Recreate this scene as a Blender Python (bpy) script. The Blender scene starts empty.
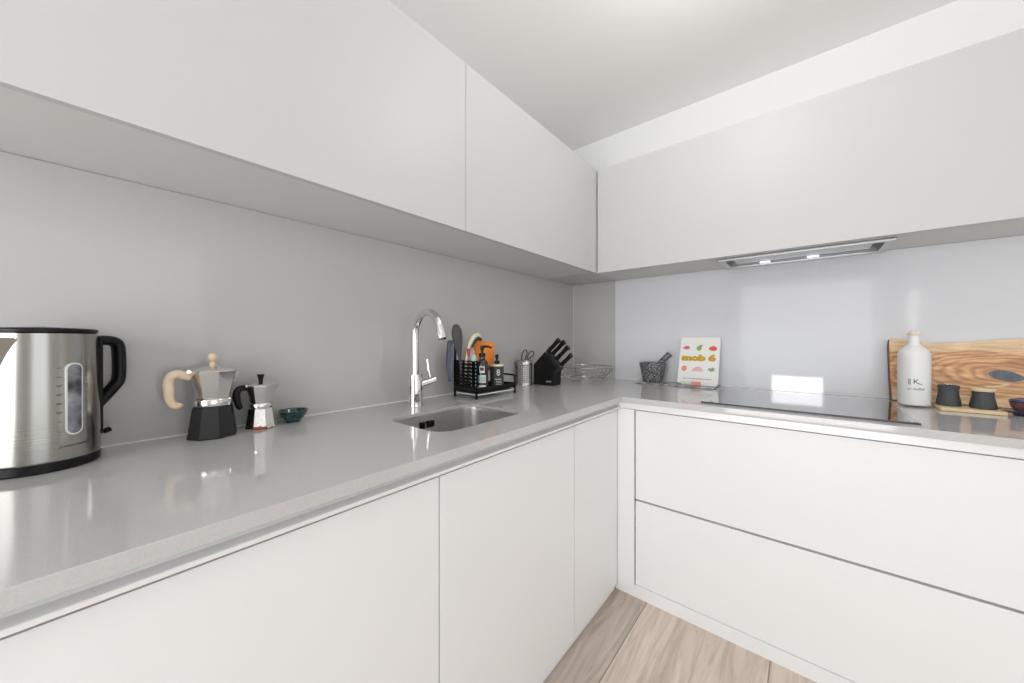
import bpy, bmesh, math, random
from mathutils import Vector, Matrix
R = math.radians
sc = bpy.context.scene
COL = sc.collection

# ------------------------------------------------------------------ camera, world, light, exposure
F_PX, W_PX = 351.55, 1024.0
cam_d = bpy.data.cameras.new('camera')
cam_d.sensor_width = 36.0
cam_d.lens = F_PX / W_PX * 36.0
cam_d.shift_y = -1.6 / W_PX
cam_d.clip_start = 0.02
cam = bpy.data.objects.new('camera', cam_d)
cam.location = (1.3326, -2.3153, 1.174)
cam.rotation_euler = (R(90), 0, 0.6936)
COL.objects.link(cam)
sc.camera = cam

world = bpy.data.worlds.new('world')
sc.world = world
world.use_nodes = True
bg = world.node_tree.nodes['Background']
bg.inputs[0].default_value = (0.86, 0.93, 1.0, 1)
bg.inputs[1].default_value = 1.3

def area(name, loc, rot, sx, sy, power, color):
    l = bpy.data.lights.new(name, 'AREA')
    l.shape = 'RECTANGLE'; l.size = sx; l.size_y = sy
    l.energy = power; l.color = color
    o = bpy.data.objects.new(name, l)
    o.location = loc; o.rotation_euler = rot
    COL.objects.link(o)
    return o

RX, RY, CEIL = 3.7, -4.3, 2.59          # right wall, rear wall, ceiling height
# daylight through the glazed opening in the rear wall, and through the one in the right wall
area('daylight_rear', (1.30, RY - 0.20, 1.08), (R(90), 0, 0), 1.6, 1.9, 82, (0.97, 0.985, 1.0))
area('daylight_right', (RX + 0.20, -2.45, 1.35), (R(90), 0, R(90)), 2.0, 1.8, 17, (0.985, 0.99, 1.0))
# point lamp added above the view to brighten the ceiling and back wall
pl = bpy.data.lights.new('ceiling_fill', 'POINT')
pl.energy = 11; pl.shadow_soft_size = 0.10; pl.color = (1.0, 0.99, 0.975)
po = bpy.data.objects.new('ceiling_fill', pl); po.location = (1.15, -1.15, 2.36); COL.objects.link(po)
# added spot aimed through a made-up hole in the rear wall
PX0, PX1, PZ0, PZ1 = 1.199, 1.407, 0.905, 0.992            # where it lands on the back wall
BEAM = Vector(((PX0 + PX1) / 2 + 0.25 * 14, -14.0, 0.95 + 0.27 * 14))
sp_l = bpy.data.lights.new('patch_spot', 'SPOT')
sp_l.energy = 11000; sp_l.spot_size = R(2.2); sp_l.spot_blend = 0.1; sp_l.shadow_soft_size = 0.02
so = bpy.data.objects.new('patch_spot', sp_l); so.location = BEAM
so.rotation_euler = (Vector((1.303, 0, 0.95)) - BEAM).to_track_quat('-Z', 'Y').to_euler()
COL.objects.link(so)
# added lamp behind an added slot in the rear wall, for the backsplash streak
area('streak_light', (2.395, RY - 0.22, 1.54), (R(90), 0, 0), 0.10, 0.60, 8, (1, 1, 1))

vs = sc.view_settings
vs.view_transform = 'Standard'
vs.look = 'None'
vs.gamma = 1.0
vs.use_curve_mapping = False
vs.exposure = -0.52
sc.cycles.max_bounces = 10
sc.cycles.diffuse_bounces = 6
sc.cycles.glossy_bounces = 6
sc.cycles.transmission_bounces = 8
sc.cycles.caustics_reflective = False
sc.cycles.caustics_refractive = False
sc.cycles.use_denoising = True

# ------------------------------------------------------------------ materials
def srgb(r, g, b):
    f = lambda c: (c / 12.92) if c <= 0.04045 else ((c + 0.055) / 1.055) ** 2.4
    return (f(r / 255), f(g / 255), f(b / 255), 1)

MATS = {}
def mat(name, col, rough=0.4, metal=0.0, bump=0.0, bscale=60.0, ior=1.5, spec=0.5, coat=0.0,
        trans=0.0, var=0.0, vscale=8.0, aniso=None):
    m = bpy.data.materials.new(name)
    m.use_nodes = True
    nt = m.node_tree; N = nt.nodes; L = nt.links
    b = N['Principled BSDF']
    b.inputs['Base Color'].default_value = col
    b.inputs['Roughness'].default_value = rough
    b.inputs['Metallic'].default_value = metal
    b.inputs['IOR'].default_value = ior
    b.inputs['Specular IOR Level'].default_value = spec
    b.inputs['Coat Weight'].default_value = coat
    b.inputs['Coat Roughness'].default_value = 0.04
    b.inputs['Transmission Weight'].default_value = trans
    tc = N.new('ShaderNodeTexCoord')
    if var > 0:
        n = N.new('ShaderNodeTexNoise'); n.inputs['Scale'].default_value = vscale
        n.inputs['Detail'].default_value = 4
        L.new(tc.outputs['Object'], n.inputs['Vector'])
        r = N.new('ShaderNodeValToRGB')
        c0 = [max(0, c * (1 - var)) for c in col[:3]] + [1]
        c1 = [min(1, c * (1 + var)) for c in col[:3]] + [1]
        r.color_ramp.elements[0].position = 0.3; r.color_ramp.elements[0].color = c0
        r.color_ramp.elements[1].position = 0.7; r.color_ramp.elements[1].color = c1
        L.new(n.outputs['Fac'], r.inputs['Fac']); L.new(r.outputs['Color'], b.inputs['Base Color'])
    if bump > 0:
        n2 = N.new('ShaderNodeTexNoise'); n2.inputs['Scale'].default_value = bscale
        n2.inputs['Detail'].default_value = 3
        if aniso:
            mp = N.new('ShaderNodeMapping'); mp.inputs['Scale'].default_value = aniso
            L.new(tc.outputs['Object'], mp.inputs['Vector']); L.new(mp.outputs['Vector'], n2.inputs['Vector'])
        else:
            L.new(tc.outputs['Object'], n2.inputs['Vector'])
        bp = N.new('ShaderNodeBump'); bp.inputs['Strength'].default_value = bump
        bp.inputs['Distance'].default_value = 0.002
        L.new(n2.outputs['Fac'], bp.inputs['Height']); L.new(bp.outputs['Normal'], b.inputs['Normal'])
    MATS[name] = m
    return m

M = {}
M['plaster'] = mat('white_plaster', (0.87, 0.87, 0.865, 1), 0.75, bump=0.08, bscale=220)
M['ceiling'] = mat('ceiling_paint', (0.88, 0.875, 0.86, 1), 0.8, bump=0.05, bscale=180)
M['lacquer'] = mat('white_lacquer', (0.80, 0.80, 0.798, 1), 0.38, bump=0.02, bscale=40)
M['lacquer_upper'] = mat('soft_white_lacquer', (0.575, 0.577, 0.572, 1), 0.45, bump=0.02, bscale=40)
M['carcass'] = mat('white_melamine', (0.70, 0.70, 0.685, 1), 0.5, bump=0.03, bscale=90)
M['gapdark'] = mat('shadow_gap_board', (0.35, 0.35, 0.35, 1), 0.6, bump=0.05)
M['channel'] = mat('white_anodised_channel', (0.80, 0.80, 0.80, 1), 0.3, metal=0.15, bump=0.02)
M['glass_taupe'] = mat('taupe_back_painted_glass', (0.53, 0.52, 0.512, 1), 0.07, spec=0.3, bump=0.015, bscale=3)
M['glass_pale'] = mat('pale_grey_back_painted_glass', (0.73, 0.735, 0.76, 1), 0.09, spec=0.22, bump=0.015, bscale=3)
M['sealant'] = mat('white_silicone', (0.85, 0.85, 0.84, 1), 0.5, bump=0.05)
M['quartz'] = mat('grey_quartz', (0.53, 0.525, 0.52, 1), 0.06, ior=1.6, var=0.05, vscale=300, bump=0.01, bscale=400)
M['steel'] = mat('brushed_steel', (0.62, 0.61, 0.59, 1), 0.24, 1.0, bump=0.25, bscale=6, aniso=(1, 1, 60))
M['kettle_steel'] = mat('kettle_steel', (0.38, 0.37, 0.34, 1), 0.2, 1.0, bump=0.05, bscale=5, aniso=(1, 1, 80))
M['sinksteel'] = mat('sink_steel', (0.72, 0.71, 0.70, 1), 0.27, 1.0, bump=0.2, bscale=6, aniso=(60, 1, 1))
M['chrome'] = mat('chrome', (0.82, 0.82, 0.83, 1), 0.05, 1.0, bump=0.01)
M['alu'] = mat('polished_aluminium', (0.80, 0.79, 0.77, 1), 0.16, 1.0, bump=0.15, bscale=90)
M['black'] = mat('black_plastic', (0.006, 0.006, 0.006, 1), 0.32, spec=0.25, bump=0.05, bscale=120)
M['blackmetal'] = mat('black_powder_coat', (0.008, 0.008, 0.009, 1), 0.45, spec=0.22, bump=0.1, bscale=300)
M['mokablack'] = mat('black_moka_enamel', (0.010, 0.010, 0.010, 1), 0.3, spec=0.5, bump=0.06, bscale=90)
M['darkgrey'] = mat('dark_grey_plastic', (0.05, 0.052, 0.05, 1), 0.4, spec=0.3, bump=0.05)
M['silicone'] = mat('charcoal_silicone', (0.06, 0.06, 0.062, 1), 0.55, bump=0.05)
M['beech'] = mat('pale_beech', (0.80, 0.63, 0.45, 1), 0.45, var=0.12, vscale=30, bump=0.05)
M['cream'] = mat('cream_plastic', (0.78, 0.72, 0.50, 1), 0.45, bump=0.04)
M['orange'] = mat('orange_sponge', (0.86, 0.27, 0.045, 1), 0.85, bump=0.5, bscale=260)
M['pinkwhite'] = mat('pale_pink_cloth', (0.80, 0.66, 0.62, 1), 0.9, bump=0.4, bscale=300)
M['mint'] = mat('mint_plastic', (0.40, 0.62, 0.60, 1), 0.4, bump=0.04)
M['red'] = mat('red_plastic', (0.55, 0.05, 0.03, 1), 0.4, bump=0.04)
M['bluecloth'] = mat('blue_grey_cloth', (0.17, 0.195, 0.25, 1), 0.9, var=0.12, vscale=60, bump=0.5, bscale=200)
M['teal'] = mat('teal_glaze', (0.003, 0.038, 0.038, 1), 0.12, var=0.5, vscale=70, bump=0.15, bscale=120, coat=0.6)
M['label_white'] = mat('label_paper', (0.72, 0.74, 0.72, 1), 0.55, bump=0.03)
M['label_mint'] = mat('label_mint_band', (0.35, 0.52, 0.46, 1), 0.55, bump=0.03)
M['label_dark'] = mat('label_plum_band', (0.08, 0.03, 0.04, 1), 0.55, bump=0.03)
M['soap'] = mat('dark_amber_bottle', (0.022, 0.018, 0.03, 1), 0.12, coat=0.5, bump=0.02)
M['ceramic'] = mat('white_matt_ceramic', (0.80, 0.80, 0.79, 1), 0.42, bump=0.03)
M['ink'] = mat('black_ink', (0.03, 0.03, 0.03, 1), 0.6, bump=0.01)
M['greyink'] = mat('grey_print', (0.10, 0.10, 0.10, 1), 0.6, bump=0.01)
M['clearplastic'] = mat('clear_kettle_window', (0.22, 0.23, 0.25, 1), 0.08, var=0.85, vscale=26, coat=0.8, bump=0.05, bscale=30)
M['hobglass'] = mat('black_hob_glass', (0.012, 0.012, 0.014, 1), 0.03, coat=1.0, ior=2.4, spec=0.7, bump=0.005)
M['hobglass'].node_tree.nodes['Principled BSDF'].inputs['Coat IOR'].default_value = 2.0
M['hobedge'] = mat('hob_edge_metal', (0.05, 0.05, 0.055, 1), 0.3, 0.6, bump=0.02)
M['hoodgrey'] = mat('hood_grey_metal', (0.60, 0.61, 0.62, 1), 0.3, 0.5, bump=0.03)
M['page'] = mat('book_pages', (0.78, 0.77, 0.72, 1), 0.8, bump=0.3, bscale=400)
M['cover'] = mat('white_book_cover', (0.86, 0.86, 0.83, 1), 0.4, bump=0.01)
M['mustard'] = mat('mustard_print', (0.62, 0.36, 0.01, 1), 0.5, bump=0.01)
M['pink'] = mat('pink_print', (0.68, 0.13, 0.28, 1), 0.5, bump=0.01)
M['green'] = mat('green_print', (0.30, 0.42, 0.08, 1), 0.5, bump=0.01)
M['coralred'] = mat('tomato_print', (0.76, 0.10, 0.06, 1), 0.5, bump=0.01)
M['salmon'] = mat('salmon_print', (0.82, 0.30, 0.20, 1), 0.5, bump=0.01)
M['palepink'] = mat('pale_pink_print', (0.78, 0.48, 0.48, 1), 0.5, bump=0.01)
M['sage'] = mat('sage_print', (0.25, 0.36, 0.20, 1), 0.5, bump=0.01)
M['palewood'] = mat('pale_maple', (0.76, 0.60, 0.36, 1), 0.45, var=0.08, vscale=18, bump=0.05)
M['potgrey'] = mat('charcoal_stoneware', (0.055, 0.058, 0.065, 1), 0.6, var=0.3, vscale=160, bump=0.5, bscale=220)
M['bluedish'] = mat('blue_glaze', (0.035, 0.06, 0.14, 1), 0.12, var=0.5, vscale=40, coat=0.8, bump=0.05)
M['brownglaze'] = mat('plum_brown_glaze', (0.16, 0.075, 0.07, 1), 0.2, var=0.3, vscale=40, coat=0.5, bump=0.05)
M['resin'] = mat('slate_blue_knot', (0.115, 0.135, 0.165, 1), 0.35, var=0.35, vscale=60, bump=0.2)
M['bark'] = mat('dark_bark_edge', (0.16, 0.075, 0.05, 1), 0.7, var=0.3, vscale=80, bump=0.4)
M['wire'] = mat('wire_chrome', (0.62, 0.61, 0.60, 1), 0.18, 1.0, bump=0.02)
M['slate'] = mat('grey_marble_slab', (0.33, 0.33, 0.34, 1), 0.25, var=0.6, vscale=30, bump=0.1)
M['led'] = mat('downlight_lens', (0.9, 0.9, 0.88, 1), 0.4, bump=0.01)
nt = M['led'].node_tree.nodes['Principled BSDF']
nt.inputs['Emission Color'].default_value = (1, 0.96, 0.9, 1); nt.inputs['Emission Strength'].default_value = 2.5

def granite():
    m = mat('speckled_granite', (0.1, 0.1, 0.1, 1), 0.35, bump=0.2, bscale=150)
    N = m.node_tree.nodes; L = m.node_tree.links; b = N['Principled BSDF']
    tc = N.new('ShaderNodeTexCoord')
    v = N.new('ShaderNodeTexNoise'); v.inputs['Scale'].default_value = 150; v.inputs['Detail'].default_value = 5
    r = N.new('ShaderNodeValToRGB')
    e = r.color_ramp.elements
    e[0].position = 0.40; e[0].color = (0.02, 0.02, 0.022, 1)
    e[1].position = 0.70; e[1].color = (0.42, 0.42, 0.42, 1)
    x = e.new(0.5); x.color = (0.10, 0.10, 0.105, 1)
    x = e.new(0.58); x.color = (0.28, 0.28, 0.29, 1)
    L.new(tc.outputs['Object'], v.inputs['Vector']); L.new(v.outputs['Fac'], r.inputs['Fac'])
    L.new(r.outputs['Color'], b.inputs['Base Color'])
    return m
M['granite'] = granite()

def moka_patched():
    m = mat('aluminium_with_red_brown_patches', (0.8, 0.79, 0.77, 1), 0.16, 1.0, bump=0.1, bscale=90)  # red-brown patches towards the foot
    N = m.node_tree.nodes; L = m.node_tree.links; b = N['Principled BSDF']
    tc = N.new('ShaderNodeTexCoord'); sp = N.new('ShaderNodeSeparateXYZ')
    L.new(tc.outputs['Object'], sp.inputs[0])
    n = N.new('ShaderNodeTexNoise'); n.inputs['Scale'].default_value = 38; n.inputs['Detail'].default_value = 2
    L.new(tc.outputs['Object'], n.inputs['Vector'])
    ma = N.new('ShaderNodeMath'); ma.operation = 'MULTIPLY_ADD'
    L.new(n.outputs['Fac'], ma.inputs[0]); ma.inputs[1].default_value = 0.10; ma.inputs[2].default_value = -0.054
    lt = N.new('ShaderNodeMath'); lt.operation = 'LESS_THAN'
    L.new(sp.outputs['Z'], lt.inputs[0]); L.new(ma.outputs[0], lt.inputs[1])
    r = N.new('ShaderNodeValToRGB')
    r.color_ramp.elements[0].position = 0.4; r.color_ramp.elements[0].color = (0.09, 0.03, 0.025, 1)
    r.color_ramp.elements[1].position = 0.6; r.color_ramp.elements[1].color = (0.30, 0.05, 0.02, 1)
    n2 = N.new('ShaderNodeTexNoise'); n2.inputs['Scale'].default_value = 22
    L.new(tc.outputs['Object'], n2.inputs['Vector']); L.new(n2.outputs['Fac'], r.inputs['Fac'])
    mx = N.new('ShaderNodeMix'); mx.data_type = 'RGBA'
    L.new(lt.outputs[0], mx.inputs['Factor']); mx.inputs[6].default_value = (0.8, 0.79, 0.77, 1)
    L.new(r.outputs['Color'], mx.inputs[7]); L.new(mx.outputs[2], b.inputs['Base Color'])
    inv = N.new('ShaderNodeMath'); inv.operation = 'SUBTRACT'; inv.inputs[0].default_value = 1.0
    L.new(lt.outputs[0], inv.inputs[1]); L.new(inv.outputs[0], b.inputs['Metallic'])
    return m
M['alu_patched'] = moka_patched()

def floor_mat():
    m = bpy.data.materials.new('oak_plank_floor'); m.use_nodes = True
    N = m.node_tree.nodes; L = m.node_tree.links; b = N['Principled BSDF']
    tc = N.new('ShaderNodeTexCoord'); sp = N.new('ShaderNodeSeparateXYZ')
    L.new(tc.outputs['Object'], sp.inputs[0])
    PW = 0.445
    def math_(op, a, bb=None, c=None):
        n = N.new('ShaderNodeMath'); n.operation = op
        for i, v in enumerate((a, bb, c)):
            if v is None: continue
            if isinstance(v, (int, float)): n.inputs[i].default_value = v
            else: L.new(v, n.inputs[i])
        return n.outputs[0]
    u = math_('DIVIDE', math_('SUBTRACT', sp.outputs['X'], 0.79), PW)
    row = math_('FLOOR', u)
    fr = math_('SUBTRACT', u, row)
    wn = N.new('ShaderNodeTexWhiteNoise'); wn.noise_dimensions = '1D'; L.new(row, wn.inputs['W'])
    v = math_('DIVIDE', math_('ADD', sp.outputs['Y'], math_('MULTIPLY', wn.outputs['Value'], 0.9)), 1.9)
    seg = math_('FLOOR', v)
    fv = math_('SUBTRACT', v, seg)
    wn2 = N.new('ShaderNodeTexWhiteNoise'); wn2.noise_dimensions = '2D'
    cb = N.new('ShaderNodeCombineXYZ'); L.new(row, cb.inputs[0]); L.new(seg, cb.inputs[1])
    L.new(cb.outputs[0], wn2.inputs['Vector'])
    # grain stretched along the plank
    mp = N.new('ShaderNodeMapping'); mp.inputs['Scale'].default_value = (14, 1.3, 1)
    cb2 = N.new('ShaderNodeCombineXYZ'); L.new(sp.outputs['X'], cb2.inputs[0])
    L.new(math_('ADD', sp.outputs['Y'], math_('MULTIPLY', wn2.outputs['Value'], 9.0)), cb2.inputs[1])
    L.new(cb2.outputs[0], mp.inputs['Vector'])
    g = N.new('ShaderNodeTexNoise'); g.inputs['Scale'].default_value = 1.7; g.inputs['Detail'].default_value = 7
    g.inputs['Distortion'].default_value = 1.6; g.inputs['Roughness'].default_value = 0.62
    L.new(mp.outputs['Vector'], g.inputs['Vector'])
    r = N.new('ShaderNodeValToRGB'); e = r.color_ramp.elements
    e[0].position = 0.30; e[0].color = (0.36, 0.29, 0.24, 1)
    e[1].position = 0.72; e[1].color = (0.60, 0.52, 0.45, 1)
    x = e.new(0.5); x.color = (0.50, 0.42, 0.36, 1)
    L.new(g.outputs['Fac'], r.inputs['Fac'])
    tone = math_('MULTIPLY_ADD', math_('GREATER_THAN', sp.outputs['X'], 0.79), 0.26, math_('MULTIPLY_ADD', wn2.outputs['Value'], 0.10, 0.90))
    mul = N.new('ShaderNodeVectorMath'); mul.operation = 'SCALE'
    L.new(r.outputs['Color'], mul.inputs[0]); L.new(tone, mul.inputs['Scale'])
    edge = math_('MAXIMUM', math_('LESS_THAN', fr, 0.008), math_('LESS_THAN', fv, 0.0012))
    mx = N.new('ShaderNodeMix'); mx.data_type = 'RGBA'
    L.new(edge, mx.inputs['Factor']); L.new(mul.outputs[0], mx.inputs[6]); mx.inputs[7].default_value = (0.20, 0.16, 0.13, 1)
    L.new(mx.outputs[2], b.inputs['Base Color'])
    b.inputs['Roughness'].default_value = 0.42
    bp = N.new('ShaderNodeBump'); bp.inputs['Strength'].default_value = 0.15; bp.inputs['Distance'].default_value = 0.002
    L.new(g.outputs['Fac'], bp.inputs['Height']); L.new(bp.outputs['Normal'], b.inputs['Normal'])
    return m
M['floor'] = floor_mat()

def board_mat():
    # local frame: x along the board, z up its height, knot centre at KX, KZ
    m = bpy.data.materials.new('olive_wood_board'); m.use_nodes = True
    N = m.node_tree.nodes; L = m.node_tree.links; b = N['Principled BSDF']
    tc = N.new('ShaderNodeTexCoord')
    mp = N.new('ShaderNodeMapping'); mp.inputs['Location'].default_value = (-0.307, 0, -0.125)
    L.new(tc.outputs['Object'], mp.inputs['Vector'])
    sc1 = N.new('ShaderNodeMapping'); sc1.inputs['Scale'].default_value = (0.55, 1, 1.5)
    L.new(mp.outputs['Vector'], sc1.inputs['Vector'])
    w = N.new('ShaderNodeTexWave'); w.wave_type = 'RINGS'; w.rings_direction = 'SPHERICAL'
    w.inputs['Scale'].default_value = 17; w.inputs['Distortion'].default_value = 8.5
    w.inputs['Detail'].default_value = 3; w.inputs['Detail Scale'].default_value = 0.9
    L.new(sc1.outputs['Vector'], w.inputs['Vector'])
    r = N.new('ShaderNodeValToRGB'); e = r.color_ramp.elements
    e[0].position = 0.0; e[0].color = (0.52, 0.28, 0.15, 1)
    e[1].position = 1.0; e[1].color = (0.74, 0.46, 0.24, 1)
    x = e.new(0.35); x.color = (0.63, 0.37, 0.20, 1)
    L.new(w.outputs['Fac'], r.inputs['Fac'])
    n = N.new('ShaderNodeTexNoise'); n.inputs['Scale'].default_value = 45; n.inputs['Detail'].default_value = 4
    st = N.new('ShaderNodeMapping'); st.inputs['Scale'].default_value = (0.25, 1, 1.6)
    L.new(tc.outputs['Object'], st.inputs['Vector']); L.new(st.outputs['Vector'], n.inputs['Vector'])
    r2 = N.new('ShaderNodeValToRGB')
    r2.color_ramp.elements[0].position = 0.35; r2.color_ramp.elements[0].color = (0.72, 0.62, 0.55, 1)
    r2.color_ramp.elements[1].position = 0.65; r2.color_ramp.elements[1].color = (1.1, 1.08, 1.05, 1)
    L.new(n.outputs['Fac'], r2.inputs['Fac'])
    ml = N.new('ShaderNodeMix'); ml.data_type = 'RGBA'; ml.blend_type = 'MULTIPLY'; ml.inputs['Factor'].default_value = 1
    L.new(r.outputs['Color'], ml.inputs[6]); L.new(r2.outputs['Color'], ml.inputs[7])
    # pale sapwood along the top edge and the foot
    sp = N.new('ShaderNodeSeparateXYZ'); L.new(tc.outputs['Object'], sp.inputs[0])
    n3 = N.new('ShaderNodeTexNoise'); n3.inputs['Scale'].default_value = 6
    L.new(tc.outputs['Object'], n3.inputs['Vector'])
    zz = N.new('ShaderNodeMath'); zz.operation = 'MULTIPLY_ADD'; zz.inputs[1].default_value = 0.05
    L.new(n3.outputs['Fac'], zz.inputs[0]); L.new(sp.outputs['Z'], zz.inputs[2])
    rs = N.new('ShaderNodeValToRGB'); e = rs.color_ramp.elements; rs.color_ramp.interpolation = 'LINEAR'
    e[0].position = 0.0; e[0].color = (1, 1, 1, 1)
    e[1].position = 1.0; e[1].color = (1, 1, 1, 1)
    for pz, cv in ((0.205, 1), (0.215, 0), (0.72, 0), (0.745, 1)):
        x = e.new(pz); x.color = (cv, cv, cv, 1)
    dv = N.new('ShaderNodeMath'); dv.operation = 'DIVIDE'; dv.inputs[1].default_value = 0.32
    L.new(zz.outputs[0], dv.inputs[0]); L.new(dv.outputs[0], rs.inputs['Fac'])
    mx = N.new('ShaderNodeMix'); mx.data_type = 'RGBA'
    L.new(rs.outputs['Color'], mx.inputs['Factor']); L.new(ml.outputs[2], mx.inputs[6])
    pale = N.new('ShaderNodeMix'); pale.data_type = 'RGBA'; pale.blend_type = 'MULTIPLY'; pale.inputs['Factor'].default_value = 0.7
    pale.inputs[6].default_value = (0.80, 0.60, 0.38, 1); L.new(r2.outputs['Color'], pale.inputs[7])
    L.new(pale.outputs[2], mx.inputs[7])
    L.new(mx.outputs[2], b.inputs['Base Color'])
    b.inputs['Roughness'].default_value = 0.38
    return m
M['board'] = board_mat()

# ------------------------------------------------------------------ mesh helpers
def frames(pts, closed=False):
    n = len(pts); T = []
    for i in range(n):
        if closed: t = pts[(i + 1) % n] - pts[i - 1]
        else: t = pts[min(i + 1, n - 1)] - pts[max(i - 1, 0)]
        T.append(t.normalized())
    up = Vector((0, 0, 1)) if abs(T[0].z) < 0.9 else Vector((1, 0, 0))
    nrm = (up - T[0] * up.dot(T[0])).normalized()
    out = []
    for t in T:
        nrm = (nrm - t * nrm.dot(t)).normalized()
        out.append((t, nrm, t.cross(nrm)))
    return out

def spline(pts, n=8, closed=False):
    P = [Vector(p) for p in pts]; out = []; m = len(P)
    segs = m if closed else m - 1
    for i in range(segs):
        p0 = P[i - 1] if (closed or i > 0) else P[0] * 2 - P[1]
        p1 = P[i]; p2 = P[(i + 1) % m]
        p3 = P[(i + 2) % m] if (closed or i + 2 < m) else P[-1] * 2 - P[-2]
        for k in range(n):
            t = k / n
            out.append(0.5 * ((2 * p1) + (-p0 + p2) * t + (2 * p0 - 5 * p1 + 4 * p2 - p3) * t * t + (-p0 + 3 * p1 - 3 * p2 + p3) * t ** 3))
    if not closed: out.append(P[-1].copy())
    return out

class MB:
    def __init__(s): s.bm = bmesh.new()
    def box(s, c, size, bev=0.0, rot=None, seg=2):
        r = bmesh.ops.create_cube(s.bm, size=1.0); vs_ = r['verts']
        for v in vs_: v.co = Vector((v.co.x * size[0], v.co.y * size[1], v.co.z * size[2]))
        if bev > 0:
            es = list({e for v in vs_ for e in v.link_edges})
            rr = bmesh.ops.bevel(s.bm, geom=es, offset=bev, segments=seg, affect='EDGES', profile=0.5)
            vs_ = list({v for f in rr['faces'] for v in f.verts} | {v for v in vs_ if v.is_valid})
        for v in vs_:
            if rot is not None: v.co = rot @ v.co
            v.co += Vector(c)
        return s
    def b2(s, x0, x1, y0, y1, z0, z1, bev=0.0, seg=2):
        return s.box(((x0 + x1) / 2, (y0 + y1) / 2, (z0 + z1) / 2), (x1 - x0, y1 - y0, z1 - z0), bev, seg=seg)
    def lathe(s, prof, seg=32, c=(0, 0, 0), phase=0.0, rot=None, sx=1.0, sy=1.0):
        rings = []
        for (r, z) in prof:
            if r <= 1e-6:
                rings.append([s.bm.verts.new(s._t(Vector((0, 0, z)), c, rot))])
            else:
                rings.append([s.bm.verts.new(s._t(Vector((r * sx * math.cos(phase + 2 * math.pi * i / seg), r * sy * math.sin(phase + 2 * math.pi * i / seg), z)), c, rot)) for i in range(seg)])
        for a, b in zip(rings, rings[1:]):
            for i in range(seg):
                j = (i + 1) % seg
                if len(a) == 1 and len(b) == 1: continue
                if len(a) == 1: f = (a[0], b[i], b[j])
                elif len(b) == 1: f = (a[i], a[j], b[0])
                else: f = (a[i], a[j], b[j], b[i])
                try: s.bm.faces.new(f)
                except ValueError: pass
        return s
    def _t(s, v, c, rot):
        if rot is not None: v = rot @ v
        return v + Vector(c)
    def tube(s, pts, r, seg=10, closed=False, flat=1.0, cap=True):
        P = [Vector(p) for p in pts]; n = len(P)
        fr = frames(P, closed); rings = []
        for i, (t, a, b) in enumerate(fr):
            rr = r[i] if isinstance(r, (list, tuple)) else r
            rings.append([s.bm.verts.new(P[i] + a * (rr * math.cos(2 * math.pi * k / seg)) + b * (rr * flat * math.sin(2 * math.pi * k / seg))) for k in range(seg)])
        m = n if closed else n - 1
        for i in range(m):
            A, B = rings[i], rings[(i + 1) % n]
            off = 0
            if closed and i == n - 1:
                off = min(range(seg), key=lambda o: (A[0].co - B[o].co).length)
            for k in range(seg):
                s.bm.faces.new((A[k], A[(k + 1) % seg], B[(k + 1 + off) % seg], B[(k + off) % seg]))
        if not closed and cap:
            s.bm.faces.new(rings[0][::-1]); s.bm.faces.new(rings[-1])
        return s
    def prism(s, outline, axis, d0, d1, bev=0.0):
        # outline: list of 2D pts in the plane normal to axis; extruded d0..d1
        def mk(p, d):
            return {'x': (d, p[0], p[1]), 'y': (p[0], d, p[1]), 'z': (p[0], p[1], d)}[axis]
        A = [s.bm.verts.new(mk(p, d0)) for p in outline]; B = [s.bm.verts.new(mk(p, d1)) for p in outline]
        n = len(A); fs = []
        fs.append(s.bm.faces.new(A)); fs.append(s.bm.faces.new(B[::-1]))
        for i in range(n): fs.append(s.bm.faces.new((A[i], B[i], B[(i + 1) % n], A[(i + 1) % n])))
        if bev > 0:
            es = list({e for f in fs[:2] for e in f.edges})
            bmesh.ops.bevel(s.bm, geom=es, offset=bev, segments=2, affect='EDGES', profile=0.5)
        return s
    def sphere(s, c, r, sx=1, sy=1, sz=1, seg=16, rings=10):
        rr = bmesh.ops.create_uvsphere(s.bm, u_segments=seg, v_segments=rings, radius=r)
        for v in rr['verts']: v.co = Vector((v.co.x * sx, v.co.y * sy, v.co.z * sz)) + Vector(c)
        return s
    def xform(s, mtx):
        for v in s.bm.verts: v.co = mtx @ v.co
        return s
    def build(s, name, m, parent=None, smooth=35, loc=None):
        bmesh.ops.recalc_face_normals(s.bm, faces=s.bm.faces[:])
        me = bpy.data.meshes.new(name); s.bm.to_mesh(me); s.bm.free()
        if smooth:
            me.shade_smooth(); me.set_sharp_from_angle(angle=R(smooth))
        me.materials.append(m if not isinstance(m, str) else M[m])
        o = bpy.data.objects.new(name, me); COL.objects.link(o)
        if smooth:
            wn = o.modifiers.new('weighted_normal', 'WEIGHTED_NORMAL'); wn.keep_sharp = True
        if parent is not None: o.parent = parent
        if loc is not None: o.location = loc
        return o

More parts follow.
